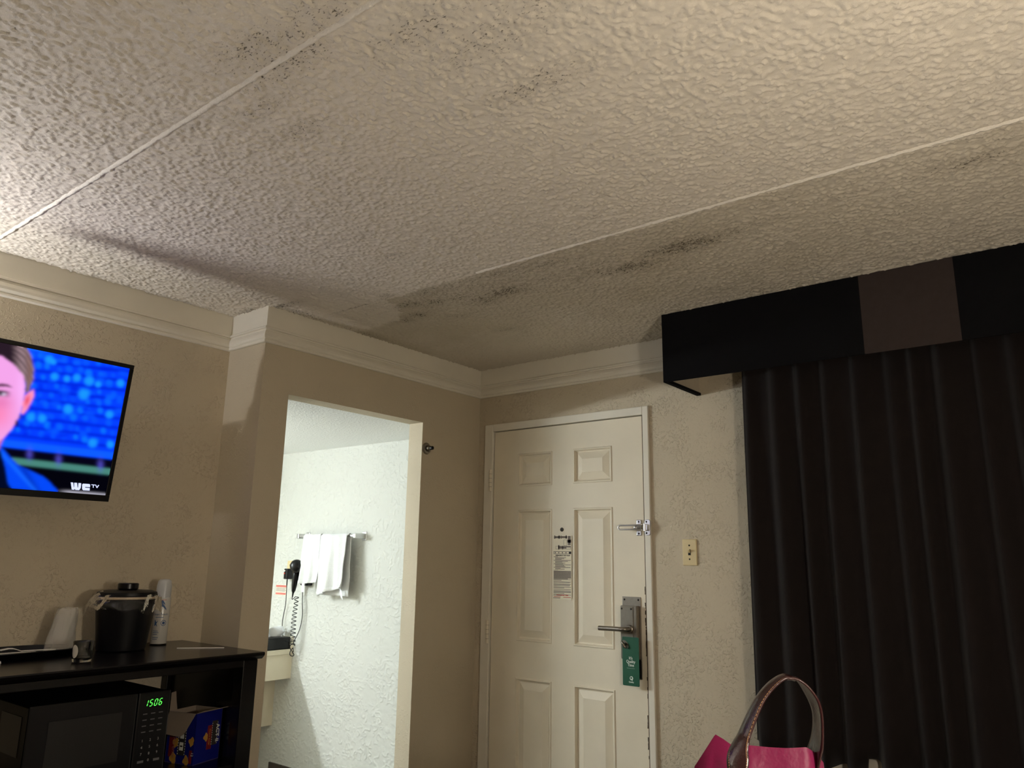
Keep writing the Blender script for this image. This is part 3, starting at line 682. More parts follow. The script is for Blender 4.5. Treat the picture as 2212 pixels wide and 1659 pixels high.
def build_screen():
    nu, nv = 380, 214
    a = np.linspace(BZ, TW-BZ, nu); b = np.linspace(BZB, TH-BZ, nv); aa, bb = np.meshgrid(a, b)
    o3, u3, n3 = np.array(O), np.array(tup), np.array(tn)
    P = o3 + aa[..., None]*np.array((0, 1, 0)) + bb[..., None]*u3 + n3*-.001
    d = P - np.array(CAM); dep = d@np.array(FW)
    px = IW/2+F*(d@np.array(RT))/dep; py = IH/2-F*(d@np.array(UP))/dep
    cx = px*4.148; cy = (py-700)*4.148            # broadcast picture drawn in its own units
    col = np.zeros(cx.shape+(3,)); col[:] = lin((4, 58, 240))
    def blend(mask, rgb):
        m = np.asarray(mask, float)[..., None]; col[:] = col*(1-m)+np.array(lin(rgb))*m
    rs = np.random.RandomState(11)
    sl = .115                                    # rows of blurred seats slope with the picture
    ry = cy - sl*cx
    for r in range(9):
        y0 = 250+r*86
        blend(.75*np.exp(-((ry-y0-44)/18)**2), (0, 24, 188))
        for k in range(20):
            x0 = -900+k*98+rs.uniform(-22, 22)+(r % 2)*45; s = rs.uniform(20, 34); br = rs.rand()
            g = np.exp(-(((cx-x0)/s)**2+((ry-y0-rs.uniform(-12, 12))/(s*1.05))**2)**2)
            blend(g*(.20+.5*br), (10, 88+int(36*br), 252))
    for k in range(150):                         # blurred blocks of seats
        x0, y0 = rs.uniform(-900, 1200), rs.uniform(230, 1010); w_, h_ = rs.uniform(20, 60), rs.uniform(14, 34); lt = rs.rand() > .5
        g = np.exp(-((cx-x0)/w_)**4-((ry-y0)/h_)**4); blend(g*rs.uniform(.25, .6), (10, 92, 252) if lt else (0, 30, 205))
    for x0, y0, s in ((440,320,40),(490,470,36),(690,480,36),(800,510,44),(600,490,30),(880,540,28),(1080,530,36),(750,630,50),(610,765,44),(275,835,42),(378,845,40),(980,810,36),(830,1065,42),(990,1080,34),(480,240+100,26)):
        blend(.85*np.exp(-(((cx-x0)**2+(cy-y0)**2)/(s*s))**2), (24, 146, 255))
    for x0, y0, w_, h_ in ((830,650,26,26),(470,905,24,30),(560,1000,60,20),(240,980,40,26),(950,400,60,20),(1150,560,26,60)):
        blend(.7*np.exp(-(((cx-x0)/w_)**2+((cy-y0)/h_)**2)), (0, 22, 205))
    blend((1-smin(np.abs(ry-175), 18, 40))*(cx > 200), (14, 96, 255))
    blend(1-smin(np.abs(ry-1062), 22, 40), (12, 84, 252))
    blend(smin(ry, 1090, 1106), (4, 3, 20))
    gy = cy-.112*cx; blend((1-smin(np.abs(gy-1213), 20, 36))*smin(cx, 60, 120), (66, 122, 112))
    for x0, y0 in ((525, 1215), (900, 1265), (265, 1165)): blend(.6*np.exp(-((cx-x0)/26)**2-((cy-y0)/50)**2), (84, 78, 200))
    blend(smin(gy, 1250, 1262), (3, 3, 10))
    blend((1-smin(np.abs(cy-.085*cx-1455), 8, 22))*smin(cx, 500, 640)*.8, (170, 168, 182))
    # jacket
    jk = inpoly(cx, cy, [(-900,1500),(-700,1330),(-380,1230),(-250,1130),(20,1105),(90,1190),(170,1265),(390,1370),(450,1420),(520,1500),(530,1700),(-900,1700)])
    blend(jk, (4, 66, 226))
    blend(jk*.6*np.exp(-((cx-330-(cy-1500)*.6)/40)**2), (2, 34, 150)); blend(jk*.7*np.exp(-((cx-250-(cy-1420)*.9)/22)**2), (20, 104, 246))
    blend(jk*.7*smin(cy-.1*cx, 1440, 1490), (2, 20, 110))
    blend(inpoly(cx, cy, [(-330,1130),(0,1120),(50,1290),(70,1420),(110,1490),(90,1700),(-420,1700)]), (2, 8, 34))
    # neck, face
    blend(inpoly(cx, cy, [(-300,900),(60,960),(20,1050),(-10,1120),(-40,1160),(-290,1160)]), (178, 96, 150))
    face = inpoly(cx, cy, [(-480,400),(-300,230),(0,230),(130,330),(215,470),(226,560),(216,650),(192,760),(160,850),(100,945),(40,1015),(-20,1060),(-110,1090),(-220,1080),(-330,1000),(-450,820)])
    blend(face, (222, 150, 214))
    blend(face*.75*np.exp(-((cx+20)/130)**2-((cy-800)/150)**2), (232, 116, 158))
    blend(face*.5*np.exp(-((cx-190)/40)**2-((cy-600)/200)**2), (232, 170, 236))
    blend(face*.6*np.exp(-((cx-10)/90)**2-((cy-700)/60)**2), (206, 104, 160))
    blend(face*.5*np.exp(-((cx+260)/70)**2-((cy-800)/120)**2), (206, 110, 160))
    # brow, eye
    for s in (1, -1):
        ex = cx if s == 1 else (-270-cx)
        bw = np.abs(cy-(560-.0009*(ex-10)**2*-1) - .0*ex)
        blend(inpoly(ex, cy, [(-70,545),(0,532),(60,535),(125,575),(60,562),(0,562),(-70,580)])*.9, (52, 24, 38))
        blend(np.exp(-((ex-10)/75)**4-((cy-620-.12*ex)/26)**4)*.8, (96, 44, 74))
        blend(np.exp(-((ex-5)/50)**4-((cy-628)/16)**4), (206, 190, 220))
        blend(np.exp(-(((ex-2)/22)**2+((cy-624)/20)**2)**2), (18, 16, 30))
        blend(np.exp(-((ex-5)/72)**4-((cy-602-.14*ex)/9)**2), (20, 10, 20))
    blend(np.exp(-((cx+135)/38)**2-((cy-800)/26)**2)*.5, (176, 80, 130))
    blend(np.exp(-((cx+135)/85)**4-((cy-925)/24)**4)*.85, (190, 60, 104))
    # hair
    hair = inpoly(cx, cy, [(-520,420),(-460,180),(-300,60),(0,60),(160,160),(238,200),(280,290),(305,400),(300,500),(272,560),(262,600),(225,625),(232,540),(208,460),(120,360),(20,290),(-120,260),(-330,290),(-440,440),(-470,560)])
    blend(hair, (36, 24, 34))
    rr_ = np.hypot(cx-20, (cy-600)*.8); st = smin(np.sin(rr_*.20+np.sin(cy*.02)*1.5)*.5+.5+.25*np.sin(rr_*.47), .35, .9)
    blend(hair*smin(cx, 90, 190)*(.20+.62*st), (168, 140, 146)); blend(hair*np.exp(-((cx-265)/25)**2)*.5, (120, 84, 66))
    # ear, earring
    blend(inpoly(cx, cy, [(205,700),(225,640),(262,610),(300,585),(306,640),(280,700),(240,770),(205,808),(188,800)]), (232, 138, 176))
    blend(np.exp(-(((cx-245+(cy-680)*.25)/22)**2+((cy-685)/50)**2)), (214, 66, 84))
    blend(np.exp(-(((cx-150)/16)**2+((cy-888)/30)**2)**2), (12, 12, 24)); blend(np.exp(-(((cx-178)/12)**2+((cy-835)/22)**2)**2)*.8, (40, 60, 130))
    # slight scan softness
    for _ in range(7): col[1:-1, 1:-1] = (col[1:-1, 1:-1]*2+col[:-2, 1:-1]+col[2:, 1:-1]+col[1:-1, :-2]+col[1:-1, 2:])/6
    col[1:-1, 1:-1] = (col[1:-1, 1:-1]*4+col[:-2, 1:-1]+col[2:, 1:-1]+col[1:-1, :-2]+col[1:-1, 2:])/8
    fs = [(j*nu+i, j*nu+i+1, (j+1)*nu+i+1, (j+1)*nu+i) for j in range(nv-1) for i in range(nu-1)]
    m = bpy.data.materials.new('broadcast_picture'); m.use_nodes = True; nt = m.node_tree
    nt.nodes.remove(nt.nodes['Principled BSDF'])
    at_ = nn(nt, 'ShaderNodeAttribute', attribute_name='picture'); e = nn(nt, 'ShaderNodeEmission'); e.inputs[1].default_value = 1.0
    nt.links.new(at_.outputs['Color'], e.inputs[0]); nt.links.new(e.outputs[0], nt.nodes['Material Output'].inputs[0])
    so = obj('screen', (P.reshape(-1, 3).tolist(), fs), m, tv)
    ca = so.data.color_attributes.new('picture', 'FLOAT_COLOR', 'POINT')
    ca.data.foreach_set('color', np.concatenate([col, np.ones(col.shape[:2]+(1,))], -1).astype(np.float32).ravel())
    return so
scr = build_screen()
def onscreen(cx, cy, h=.0006):                    # picture units -> point on the glass
    r = ray(cx/4.148, 700+cy/4.148); p0 = O + tn*(-.001)
    return CAM + r*((p0-CAM).dot(tn)/r.dot(tn)) + tn*h
LOGO = emit('logo_white', lin((206, 214, 255)), 1.0)
def splate(pts): return obj('channel_logo', poly(B(), [onscreen(*p) for p in pts], tn*.0003), LOGO, scr)
splate([(633,1418),(655,1420),(660,1462),(664,1462),(664,1421),(690,1423),(694,1465),(699,1465),(702,1424),(727,1426),(722,1470),(708,1488),(676,1486),(668,1476),(662,1485),(642,1482)])
splate([(742,1430),(800,1433),(807,1440),(806,1462),(762,1459),(762,1466),(804,1469),(802,1493),(744,1489),(735,1478),(735,1440)])
splate([(818,1436),(852,1439),(852,1446),(839,1445),(838,1467),(831,1466),(832,1444),(818,1443)])
splate([(852,1439),(860,1440),(868,1459),(879,1442),(888,1443),(871,1469),(864,1468)])

# ------------------------------------------------------------------ cabinet under the television
DZ = 1.020; DXF = -2.488; DYR = 1.742; DYL = .42
cb = thing('open_cabinet', ((XT+DXF)/2, (DYL+DYR)/2, 0), 'dark espresso wood cabinet with open shelves under the television', 'cabinet')
bm = poly(B(), [Vector((XT+.004, DYL, DZ)), Vector((DXF-.004, DYL, DZ)), Vector((DXF, DYL, DZ-.004)), Vector((DXF-.002, DYL, DZ-.012)), Vector((DXF-.016, DYL, DZ-.024)), Vector((XT+.004, DYL, DZ-.024))], Y*(DYR-DYL))
obj('top', bm, ESP, cb)
FX = DXF-.016
obj('front_rail', bx(FX-.02, FX, DYL+.07, 1.668, .972, DZ-.024), ESP, cb, bevel=.002)
obj('leg', bx(FX-.055, FX, 1.668, 1.726, 0, DZ-.024), ESP, cb, bevel=.003)
obj('leg', bx(FX-.055, FX, DYL+.015, DYL+.07, 0, DZ-.024), ESP, cb, bevel=.003)
obj('side_panel', bx(XT+.045, FX-.055, 1.690, 1.712, .06, DZ-.024), ESP, cb)
obj('side_panel', bx(XT+.045, FX-.055, DYL+.03, DYL+.052, .06, DZ-.024), ESP, cb)
obj('leg', bx(XT+.006, XT+.045, 1.672, 1.726, 0, DZ-.024), ESP, cb, bevel=.003)
obj('leg', bx(XT+.006, XT+.045, DYL+.015, DYL+.07, 0, DZ-.024), ESP, cb, bevel=.003)
SHZ = .655
obj('shelf', bx(XT+.008, FX-.008, DYL+.05, 1.692, SHZ-.022, SHZ), ESP, cb)
obj('shelf', bx(XT+.008, FX-.008, DYL+.05, 1.692, .10, .122), ESP, cb)
obj('back_rail', bx(XT+.008, XT+.028, DYL+.07, 1.672, .962, DZ-.024), ESP, cb)

# microwave
MX, MY0, MY1, MZ0, MZ1 = -2.545, 1.004, 1.432, SHZ+.012, .922
mw = thing('microwave_oven', (MX-.17, (MY0+MY1)/2, SHZ), 'black microwave oven with a green clock on the cabinet shelf', 'microwave')
obj('case', bx(MX-.34, MX-.012, MY0+.004, MY1-.004, MZ0, MZ1-.003), BLACKM, mw, bevel=.005)
obj('door', bx(MX-.012, MX, MY0, MY0+.318, MZ0, MZ1), BLACKP, mw, bevel=.005)
cp = obj('control_panel', bx(MX-.012, MX, MY0+.320, MY1, MZ0, MZ1), BLACKP, mw, bevel=.005)
obj('window', bx(MX-.001, MX+.0006, MY0+.058, MY0+.272, MZ0+.062, MZ1-.050), GREYSCR, mw)
obj('side_reflection', bx(MX-.20, MX-.05, MY0+.0025, MY0+.005, MZ0+.11, MZ1-.035), SIDEREFL, mw)  # reflection on the glossy case side, painted as a thin brown panel
for fy in (MY0+.05, MY1-.05):
    for fx in (MX-.30, MX-.05): obj('foot', lathe(B(), Vector((fx, fy, SHZ)), Z, [(.012, 0), (.012, .0125)], 14), BLACKM, mw)
SEG = emit('clock_green', (.12, 1.0, .10), 1.1)
def seg7(ch, yc, zc, w_, h_, parent):
    S7 = {'1':'bc','5':'afgcd','0':'abcdef','6':'afgedc'}[ch]; t = .0022
    def P(a, b): return Vector((MX+.0004, yc+a*w_/2+b*.0022, zc+b*h_/2))
    L_ = {'a':((-1,1),(1,1)),'b':((1,1),(1,0)),'c':((1,0),(1,-1)),'d':((-1,-1),(1,-1)),'e':((-1,-1),(-1,0)),'f':((-1,0),(-1,1)),'g':((-1,0),(1,0))}
    for s in S7:
        a, b = P(*L_[s][0]), P(*L_[s][1]); d = (b-a).normalized(); a += d*.0013; b -= d*.0013
        n = d.cross(X)*t/2
        obj('digit_segment', poly(B(), [a-n, b-n, b+n, a+n], X*.0006), SEG, parent)
for k, ch in enumerate('1506'): seg7(ch, MY0+.347+k*.0158, MZ1-.034, .0085, .019, cp)
BTN = mat('button_print', (92, 92, 96), .6, var=.05)
for r in range(4):
    for c in range(3):
        obj('button_mark', bx(MX, MX+.0004, MY0+.340+c*.026, MY0+.354+c*.026, MZ1-.068-r*.018, MZ1-.065-r*.018), BTN, cp)
for r, row in enumerate(('123', '456', '789', ' 0 ')):
    for c, ch in enumerate(row):
        if ch != ' ': text('key_number', ch, Vector((MX+.0002, MY0+.347+c*.026, MZ1-.150-r*.020)), Y, Z, .011, mat('key_print', (150, 150, 150), .6, var=.05), cp)
for c in (0, 2): obj('button_mark', bx(MX, MX+.0004, MY0+.338+c*.026, MY0+.358+c*.026, MZ1-.212, MZ1-.205), BTN, cp)

# popcorn carton
pc = at(414.5, 1655, 2, SHZ); pl = at(361, 1643, 2, SHZ); pr = at(471, 1637.5, 2, SHZ)
e1 = (pr-pc); w1 = e1.length; e1.normalize(); e2 = Vector((-e1.y, e1.x, 0)); e2 = e2 if e2.dot(pl-pc) > 0 else -e2
w2 = .125; BH = .166
px_ = thing('popcorn_box', pc+e1*w1/2+e2*w2/2, 'torn-open blue popcorn carton beside the microwave', 'box')
th = .0012
def panel(nm, o, a, b, la, lb, n, m, mi):
    """thin board: outline o + a*la + b*lb, n outward"""
    po = obj(nm, poly(B(), [o, o+a*la, o+a*la+b*lb, o+b*lb], -n*th), m, px_)
    po.data.materials.append(mi); return po
f1 = panel('panel', pc, e1, Z, w1, BH, -e2, BLUEC, CARTON)
f2 = panel('panel', pc, e2, Z, w2, BH, -e1, BLUEC, CARTON)
panel('panel', pc+e2*w2, e1, Z, w1, BH, e2, CARTON, CARTON)
panel('panel', pc+e1*w1, e2, Z, w2, BH, e1, CARTON, CARTON)
panel('base', pc+Z*.001, e1, e2, w1, w2, -Z, CARTON, CARTON)
tp = pc+Z*BH
obj('flap', poly(B(), [tp+e2*.004, tp+e2*w2, tp+e2*w2-e1*.022-Z*.070, tp+e2*.045-e1*.024-Z*.074, tp+e2*.028-e1*.02-Z*.062], -e1*.0012), CARTON, px_)
obj('flap', poly(B(), [tp, tp+e1*w1, tp+e1*(w1+.028)-e2*.050+Z*.012, tp+e1*.02-e2*.012+Z*.006], Z*.0012), CARTON, px_)
obj('flap', poly(B(), [tp+e2*w2, tp+e2*w2+e1*.034, tp+e2*w2+e1*.026+Z*.030, tp+e2*w2+e1*.020+Z*.062, tp+e2*(w2)+e1*.0+Z*.060], e2*.0012), CARTON, px_)
for k in range(5):
    obj('popcorn_bag', obox(B(), pc+e2*(.012+k*.022)+e1*.006, e1, e2, Z, (0, w1-.014), (0, .017), (.004, BH-.016-.004*(k % 2))), mat('kraft_bag', (112, 92, 74), .8, var=.2, var_scale=60), px_, bevel=.003)
def onf(o, a, n, u, z, h=.0006): return o+a*u+Z*z+n*h
n1 = -e2
def dec(par, a, n, o, u0, u1, z0, z1, m, h=.0006, nm='print', pts=None):
    pts = pts or [(u0,z0),(u1,z0),(u1,z1),(u0,z1)]
    return obj(nm, poly(B(), [onf(o, a, n, u, z, 0) for u, z in pts], n*h), m, par)
dec(f1, e1, n1, pc, .058, .080, .040, .118, REDC)
dec(f1, e1, n1, pc, .078, .106, .050, .130, INKK, .0008)
for k in range(10):
    for u in (.0785, .1035): dec(f1, e1, n1, pc, u, u+.0018, .053+k*.0075, .0565+k*.0075, WHINK, .001)
text('lettering', 'ACT II', pc+e1*.0985+Z*.088+n1*.0012, -Z*1.0 if False else -Z, e1*-1.0 if False else e1, .0215, WHINK, f1, bold=.0004, depth=.0002)
text('lettering', 'Xtreme Butter', pc+e1*.066+Z*.080+n1*.0010, -Z, e1, .0088, YELC, f1, depth=.0002)
def blob(par, o, a, n, u, z, r, m=YELC):
    pts = [(u+r*(1+.25*math.sin(3*t+u*90))*math.cos(t), z+1.25*r*(1+.25*math.cos(4*t+z*70))*math.sin(t)) for t in [2*math.pi*k/18 for k in range(18)]]
    return obj('popcorn_print', poly(B(), [onf(o, a, n, uu, zz, 0) for uu, zz in pts], n*.0011), m, par)
blob(f1, pc, e1, n1, .052, .082, .010)
n2 = -e1
dec(f2, e2, n2, pc, .038, .072, .028, .125, INKK, .0008)
for k in range(11):
    for u in (.0385, .069): dec(f2, e2, n2, pc, u, u+.0022, .031+k*.0085, .035+k*.0085, WHINK, .001)
dec(f2, e2, n2, pc, .047, .064, .082, .096, WHINK, .001); dec(f2, e2, n2, pc, .047, .064, .044, .070, WHINK, .001); dec(f2, e2, n2, pc, .050, .061, .055, .060, INKK, .0013)
dec(f2, e2, n2, pc, .088, .112, .020, .100, REDC)
blob(f2, pc, e2, n2, .012, .075, .011); blob(f2, pc, e2, n2, .082, .066, .012); blob(f2, pc, e2, n2, .030, .014, .012); blob(f2, pc, e2, n2, .088, .016, .014)
dec(f2, e2, n2, pc, .006, .018, .006, .048, REDC)
text('lettering', '12', pc+e2*.009+Z*.036+n2*.0010, -Z, -e2, .014, WHINK, f2, depth=.0002)
text('lettering', 'Xtreme', pc+e2*.096+Z*.052+n2*.0010, -Z, -e2, .022, mat('mauve_print', (150, 92, 96), .6, var=.05), f2, depth=.0002)

# ------------------------------------------------------------------ things on the cabinet top
def top(u, v): return at(u, v, 2, DZ)
# ice bucket
bc = Vector((-2.885, 1.412, DZ))
ib = thing('ice_bucket', bc, 'black lidded ice bucket lined with a clear plastic bag', 'ice bucket')
obj('pail', lathe(B(), bc, Z, [(.074, 0), (.080, .004), (.083, .02), (.098, .150), (.103, .178), (.103, .186), (.094, .186), (.092, .176)], 48), BLACKM, ib, smooth=True, autos=True)
obj('rim', lathe(B(), bc+Z*.178, Z, [(.1032, 0), (.1062, .002), (.1062, .0075), (.1032, .009)], 48), BEIGE, ib, smooth=True, autos=True)
ld = obj('lid', lathe(B(), bc+Z*.186, Z, [(.100, 0), (.102, .005), (.099, .016), (.080, .022), (.034, .024), (0, .024)], 48), BLACKM, ib, smooth=True, autos=True)
obj('lid_knob', lathe(B(), bc+Z*.210, Z, [(.030, 0), (.035, .004), (.035, .020), (.032, .023), (0, .024)], 32), BLACKP, ld, smooth=True, autos=True)
def film(i, j):
    a = 2*math.pi*i; side = .5+.5*math.cos(a-math.radians(20)); drop = .020+.065*max(0, side-.45)+.030*max(0, math.cos(a-math.radians(230)))+.008*math.sin(a*9)
    flare = .006+.016*max(0, math.cos(a-math.radians(250)))*j+.012*j*max(0, side-.3)+.0035*math.sin(a*13+j*4)
    return bc+Vector((math.cos(a)*(.1062+flare), math.sin(a)*(.1062+flare), .190+.006*math.sin(a*5)*(1-j)-drop*j))
obj('liner_bag', grid(film, 120, 8), FILM, ib, smooth=True)
def film2(i, j):
    a = math.radians(200)+math.radians(120)*i
    return bc+Vector((math.cos(a)*(.106+.028*math.sin(math.pi*j)*math.sin(math.pi*i)-.018*(1-j)), math.sin(a)*(.106+.028*math.sin(math.pi*j)*math.sin(math.pi*i)-.018*(1-j)), .196-.05*j+.012*math.sin(i*14)*(1-j)))
obj('liner_fold', grid(film2, 40, 8), FILM, ib, smooth=True)

# air freshener can
kc = top(341, 1393); kc.z = DZ
can = thing('aerosol_can', kc, 'white air freshener spray can beside the ice bucket', 'spray can')
lean = Vector((0, 0, 0))
cb_ = obj('body', lathe(B(), kc, Z, [(.0275, 0), (.029, .003), (.029, .170), (.0275, .174)], 36), CANW, can, smooth=True, autos=True)
obj('bottom_rim', lathe(B(), kc, Z, [(.0285, 0), (.0302, .0015), (.0302, .0045), (.029, .006)], 36), DARKST, can, smooth=True)
obj('cap', lathe(B(), kc+Z*.173, Z, [(.0272, 0), (.0272, .045), (.0235, .064), (.017, .070), (0, .0715)], 36), CANCAP, can, smooth=True, autos=True)
cdir = Vector((CAM.x-kc.x, CAM.y-kc.y, 0)).normalized(); cang = math.atan2(cdir.y, cdir.x)
def cyl_pt(a, z, r=.0293): return kc+Vector((math.cos(cang+a)*r, math.sin(cang+a)*r, z))
def canprint(nm, a0, a1, z0, z1, m, fn0=None, fn1=None):
    n = 12
    vs = [cyl_pt(a0+(a1-a0)*i/(n-1), (z0 if not fn0 else fn0(i/(n-1)))) for i in range(n)]+[cyl_pt(a0+(a1-a0)*i/(n-1), (z1 if not fn1 else fn1(i/(n-1)))) for i in range(n)]
    fs = [(i, i+1, n+i+1, n+i) for i in range(n-1)]
    return obj(nm, (vs, fs), m, cb_)
canprint('label_band', -.95, .55, 0, 0, BLUEI, lambda t: .128+.016*math.sin(math.pi*t), lambda t: .134+.022*math.sin(math.pi*t))
canprint('label_band', -.45, .35, 0, 0, BLUEI, lambda t: .148+.006*math.sin(math.pi*t), lambda t: .150+.016*math.sin(math.pi*t))
canprint('label_dash', -.1, .45, .166, .1675, INKR)
for z, a0, a1 in ((.052, -.9, -.2), (.046, -.9, -.1), (.040, -.9, -.25), (.028, -.9, -.1), (.022, -.9, -.2), (.102, -.7, .3)): canprint('label_line', a0, a1, z, z+.0018, BLUEI)
def wraptext(body, zc, size, a_c):
    o_ = text('lettering', body, Vector((0, 0, 0)), X, Z, size, BLUEI, None, depth=.0001)
    me = o_.data; loc = o_.location.copy(); vs = [v.co+loc for v in me.vertices]; fs = [tuple(p.vertices) for p in me.polygons]
    bpy.data.objects.remove(o_)
    obj('lettering', ([cyl_pt(a_c+v.x/.0293, zc+v.z, .0294) for v in vs], fs), BLUEI, cb_)
wraptext('Clean Fresh', .110, .0125, -.15)
n = 20
for r0, r1, m in ((.0105, .0085, BLUEI), (.0052, 0, BLUEI)):
    vs = [cyl_pt(.38+r0*math.cos(2*math.pi*k/n)/.0293, .082+r0*math.sin(2*math.pi*k/n)) for k in range(n)]+[cyl_pt(.38+r1*math.cos(2*math.pi*k/n)/.0293, .082+r1*math.sin(2*math.pi*k/n)) for k in range(n)]
    obj('label_ring', (vs, [(k, (k+1)%n, n+(k+1)%n, n+k) for k in range(n)]), m, cb_)
vs = [cyl_pt(-.75, .072), cyl_pt(-.35, .070), cyl_pt(-.5, .080), cyl_pt(-.3, .090), cyl_pt(-.75, .094)]
obj('label_mark', (vs, [(0, 1, 2), (0, 2, 4), (2, 3, 4)]), BLUEI, cb_)

# tray
tcn = Vector((-2.925, 1.075, DZ))
bm = lathe(B(), tcn, Z, [(.094, 0), (.100, .002), (.112, .020), (.115, .021), (.115, .0235), (.111, .0235), (.098, .005), (0, .005)], 64, sx=1, sy=1.95, e1=X)
tray = meta(obj('serving_tray', bm, BLACKP, smooth=True, autos=True), 'black oval plastic serving tray left of the ice bucket', 'tray')
# stack of wrapped cups, upside down
cc = Vector((-2.935, 1.222, DZ+.0055))
sc_ = thing('cup_stack', cc, 'sleeve of clear plastic cups standing upside down on the tray', 'cups')
shear = Vector((0, .10, 0))
for k in range(4):
    z = .0085*k
    obj('cup', lathe(B(), cc+Z*z, Z, [(.0445, 0), (.0458, .002), (.0445, .005), (.0415, .020), (.033, .098), (.0325, .100), (0, .100)], 36, close=False, shear=shear), SLEEVE, sc_, smooth=True)
def slv(i, j):
    a = 2*math.pi*i; r = (.0475-.0155*j)*(1+.03*math.sin(a*7+j*6)+.02*math.sin(a*11-j*9)); z = .002+.140*j
    if j > .97: r *= .96
    return cc+Vector((math.cos(a)*r, math.sin(a)*r, z+.004*math.sin(a*5)*j))+shear*z
obj('plastic_sleeve', grid(slv, 72, 22), SLEEVE, sc_, smooth=True)
def slt(i, j):
    a = 2*math.pi*i; r = .0315*(1-j)*(1+.05*math.sin(a*6)); z = .1415+.006*j+.003*math.sin(a*4)*(1-j)
    return cc+Vector((math.cos(a)*r, math.sin(a)*r, z))+shear*z
obj('sleeve_end', grid(slt, 48, 5), SLEEVE, sc_, smooth=True)

# plastic forks on the tray
def fork(o, d, label):
    d = Vector(d).normalized(); s = Vector((-d.y, d.x, 0)); t = thing('plastic_fork', o, label, 'fork', 'plastic forks on the tray')
    pts = [o+d*x+Z*z for x, z in ((0, .002), (.05, .003), (.10, .003), (.115, .009), (.125, .012))]
    bm = B()
    for a, b, w0, w1 in zip(pts, pts[1:], (.005, .0045, .004, .006), (.0045, .004, .006, .012)):
        obox_pts = [a-s*w0, b-s*w1, b+s*w1, a+s*w0]; poly(bm, obox_pts, Z*.0022)
    obj('handle', bm, PLW, t)
    e = pts[-1]
    for k in (-1.5, -.5, .5, 1.5):
        q = [e+s*k*.0065, e+d*.012+s*k*.0065+Z*.001, e+d*.035+s*k*.0062-Z*.003]
        bm = B()
        for a, b in zip(q, q[1:]): poly(bm, [a-s*.0017, b-s*.0017, b+s*.0017, a+s*.0017], Z*.002)
        obj('tine', bm, PLW, t)
fork(Vector((-2.868, 1.185, DZ+.018)), (-.14, -1, 0), 'white plastic fork lying nearest the cups on the tray')
fork(Vector((-2.855, 1.120, DZ+.016)), (-.10, -1, 0), 'white plastic fork lying furthest from the cups on the tray')

# small tumbler
gc = Vector((-2.655, 1.180, DZ))
gl_ = thing('glass_tumbler', gc, 'small clear glass standing near the cabinet front edge', 'glass')
obj('glass_body', lathe(B(), gc, Z, [(.0255, 0), (.0275, .002), (.0285, .010), (.0305, .062), (.0300, .0635), (.0285, .0625), (.0262, .014), (.0235, .0105), (0, .0100)], 40), GLASS, gl_, smooth=True)
vs, fs = grid(lambda i, j: (lambda a, z: gc+Vector((math.cos(cang+a)*(.0291+.033*(z-.010)), math.sin(cang+a)*(.0291+.033*(z-.010)), z)))(-.80+.42*j*math.cos(2*math.pi*i), .034+.020*j*math.sin(2*math.pi*i)), 25, 6)
obj('frosted_badge', (vs, fs), mat('frosted_print', (190, 184, 172), .6, var=.03), gl_)
# wrapped straw
s0 = top(382, 1401); s1 = top(484, 1400); d = (s1-s0).normalized(); s = Vector((-d.y, d.x, 0))
st_ = meta(obj('paper_straw_wrapper', poly(B(), [s0-s*.004, s0+d*.01-s*.006, s1-s*.006, s1+s*.005, s0+d*.008+s*.005, s0+s*.004], Z*.003), PLW, bevel=.001), 'flat white wrapped straw near the cabinet right end', 'straw')
q = at(-3, 1434, 2, DZ)
meta(obj('sugar_packet', obox(B(), q, Vector((.3, .95, 0)).normalized(), Vector((-.95, .3, 0)).normalized(), Z, (-.05, .006), (-.02, .018), (.0, .007)), PLW, bevel=.003), 'crumpled white packet at the left edge of the cabinet top', 'packet')

# ------------------------------------------------------------------ bathroom alcove
def fw_(u, v, dy=0): return at(u, v, 1, YB-dy)
# counter
CXF = at(632, 1410, 1, YB).x; CT = .778
ct = thing('vanity_counter', (-4.62, 2.2, 0), 'cream vanity counter with an apron in the bathroom alcove', 'counter')
obj('counter_top', bx(XA+.022, CXF+.012, .75, YB-.001, CT-.03, CT), CREAM, ct, bevel=.004)
obj('apron', bx(CXF-.02, CXF, .75, YB-.001, .600, CT-.03), CREAM, ct)
obj('side_splash', bx(XA+.022, CXF+.006, YB-.016, YB-.001, CT, CT+.075), CREAM, ct, bevel=.003)
lx_ = at(590, 1530, 1, YB).x
obj('under_panel', bx(lx_-.02, lx_, .75, YB-.001, .300, .585), CREAMD, ct)
obj('under_box', bx(XA+.022, lx_-.02, .75, YB-.001, .300, .575), CREAMD, ct)
for k in (1.0, 2.0, 2.9): obj('bracket', bx(XA+.022, CXF-.03, k, k+.03, .575, CT-.03), CREAMD, ct)
# mirror and strip light over it (out of the picture, they light the alcove)
mi = thing('wall_mirror', (XA, 1.6, 1.0), 'wide frameless mirror above the vanity counter', 'mirror')
obj('mirror_glass', bx(XA, XA+.006, .9, 2.35, .95, 1.66), mat('mirror_silver', (225, 228, 228), .03, 1.0, var=.01), mi)
VY0, VY1, VZ = .66, 1.60, 1.80
vl = thing('vanity_light', (XA+.05, (VY0+VY1)/2, VZ-.06), 'long strip light above the vanity mirror', 'light')
obj('light_base', bx(XA, XA+.04, VY0-.03, VY1+.03, VZ-.05, VZ+.05), mat('fixture_white', (230, 230, 228), .5, var=.02), vl)
area_v = 2*(VY1-VY0)*.085+(VY1-VY0)*.08
obj('diffuser', bx(XA+.04, XA+.085, VY0, VY1, VZ-.04, VZ+.04), emit('fluorescent_glow', C_VANITY, P_VANITY/(math.pi*area_v)), vl, bevel=.01)

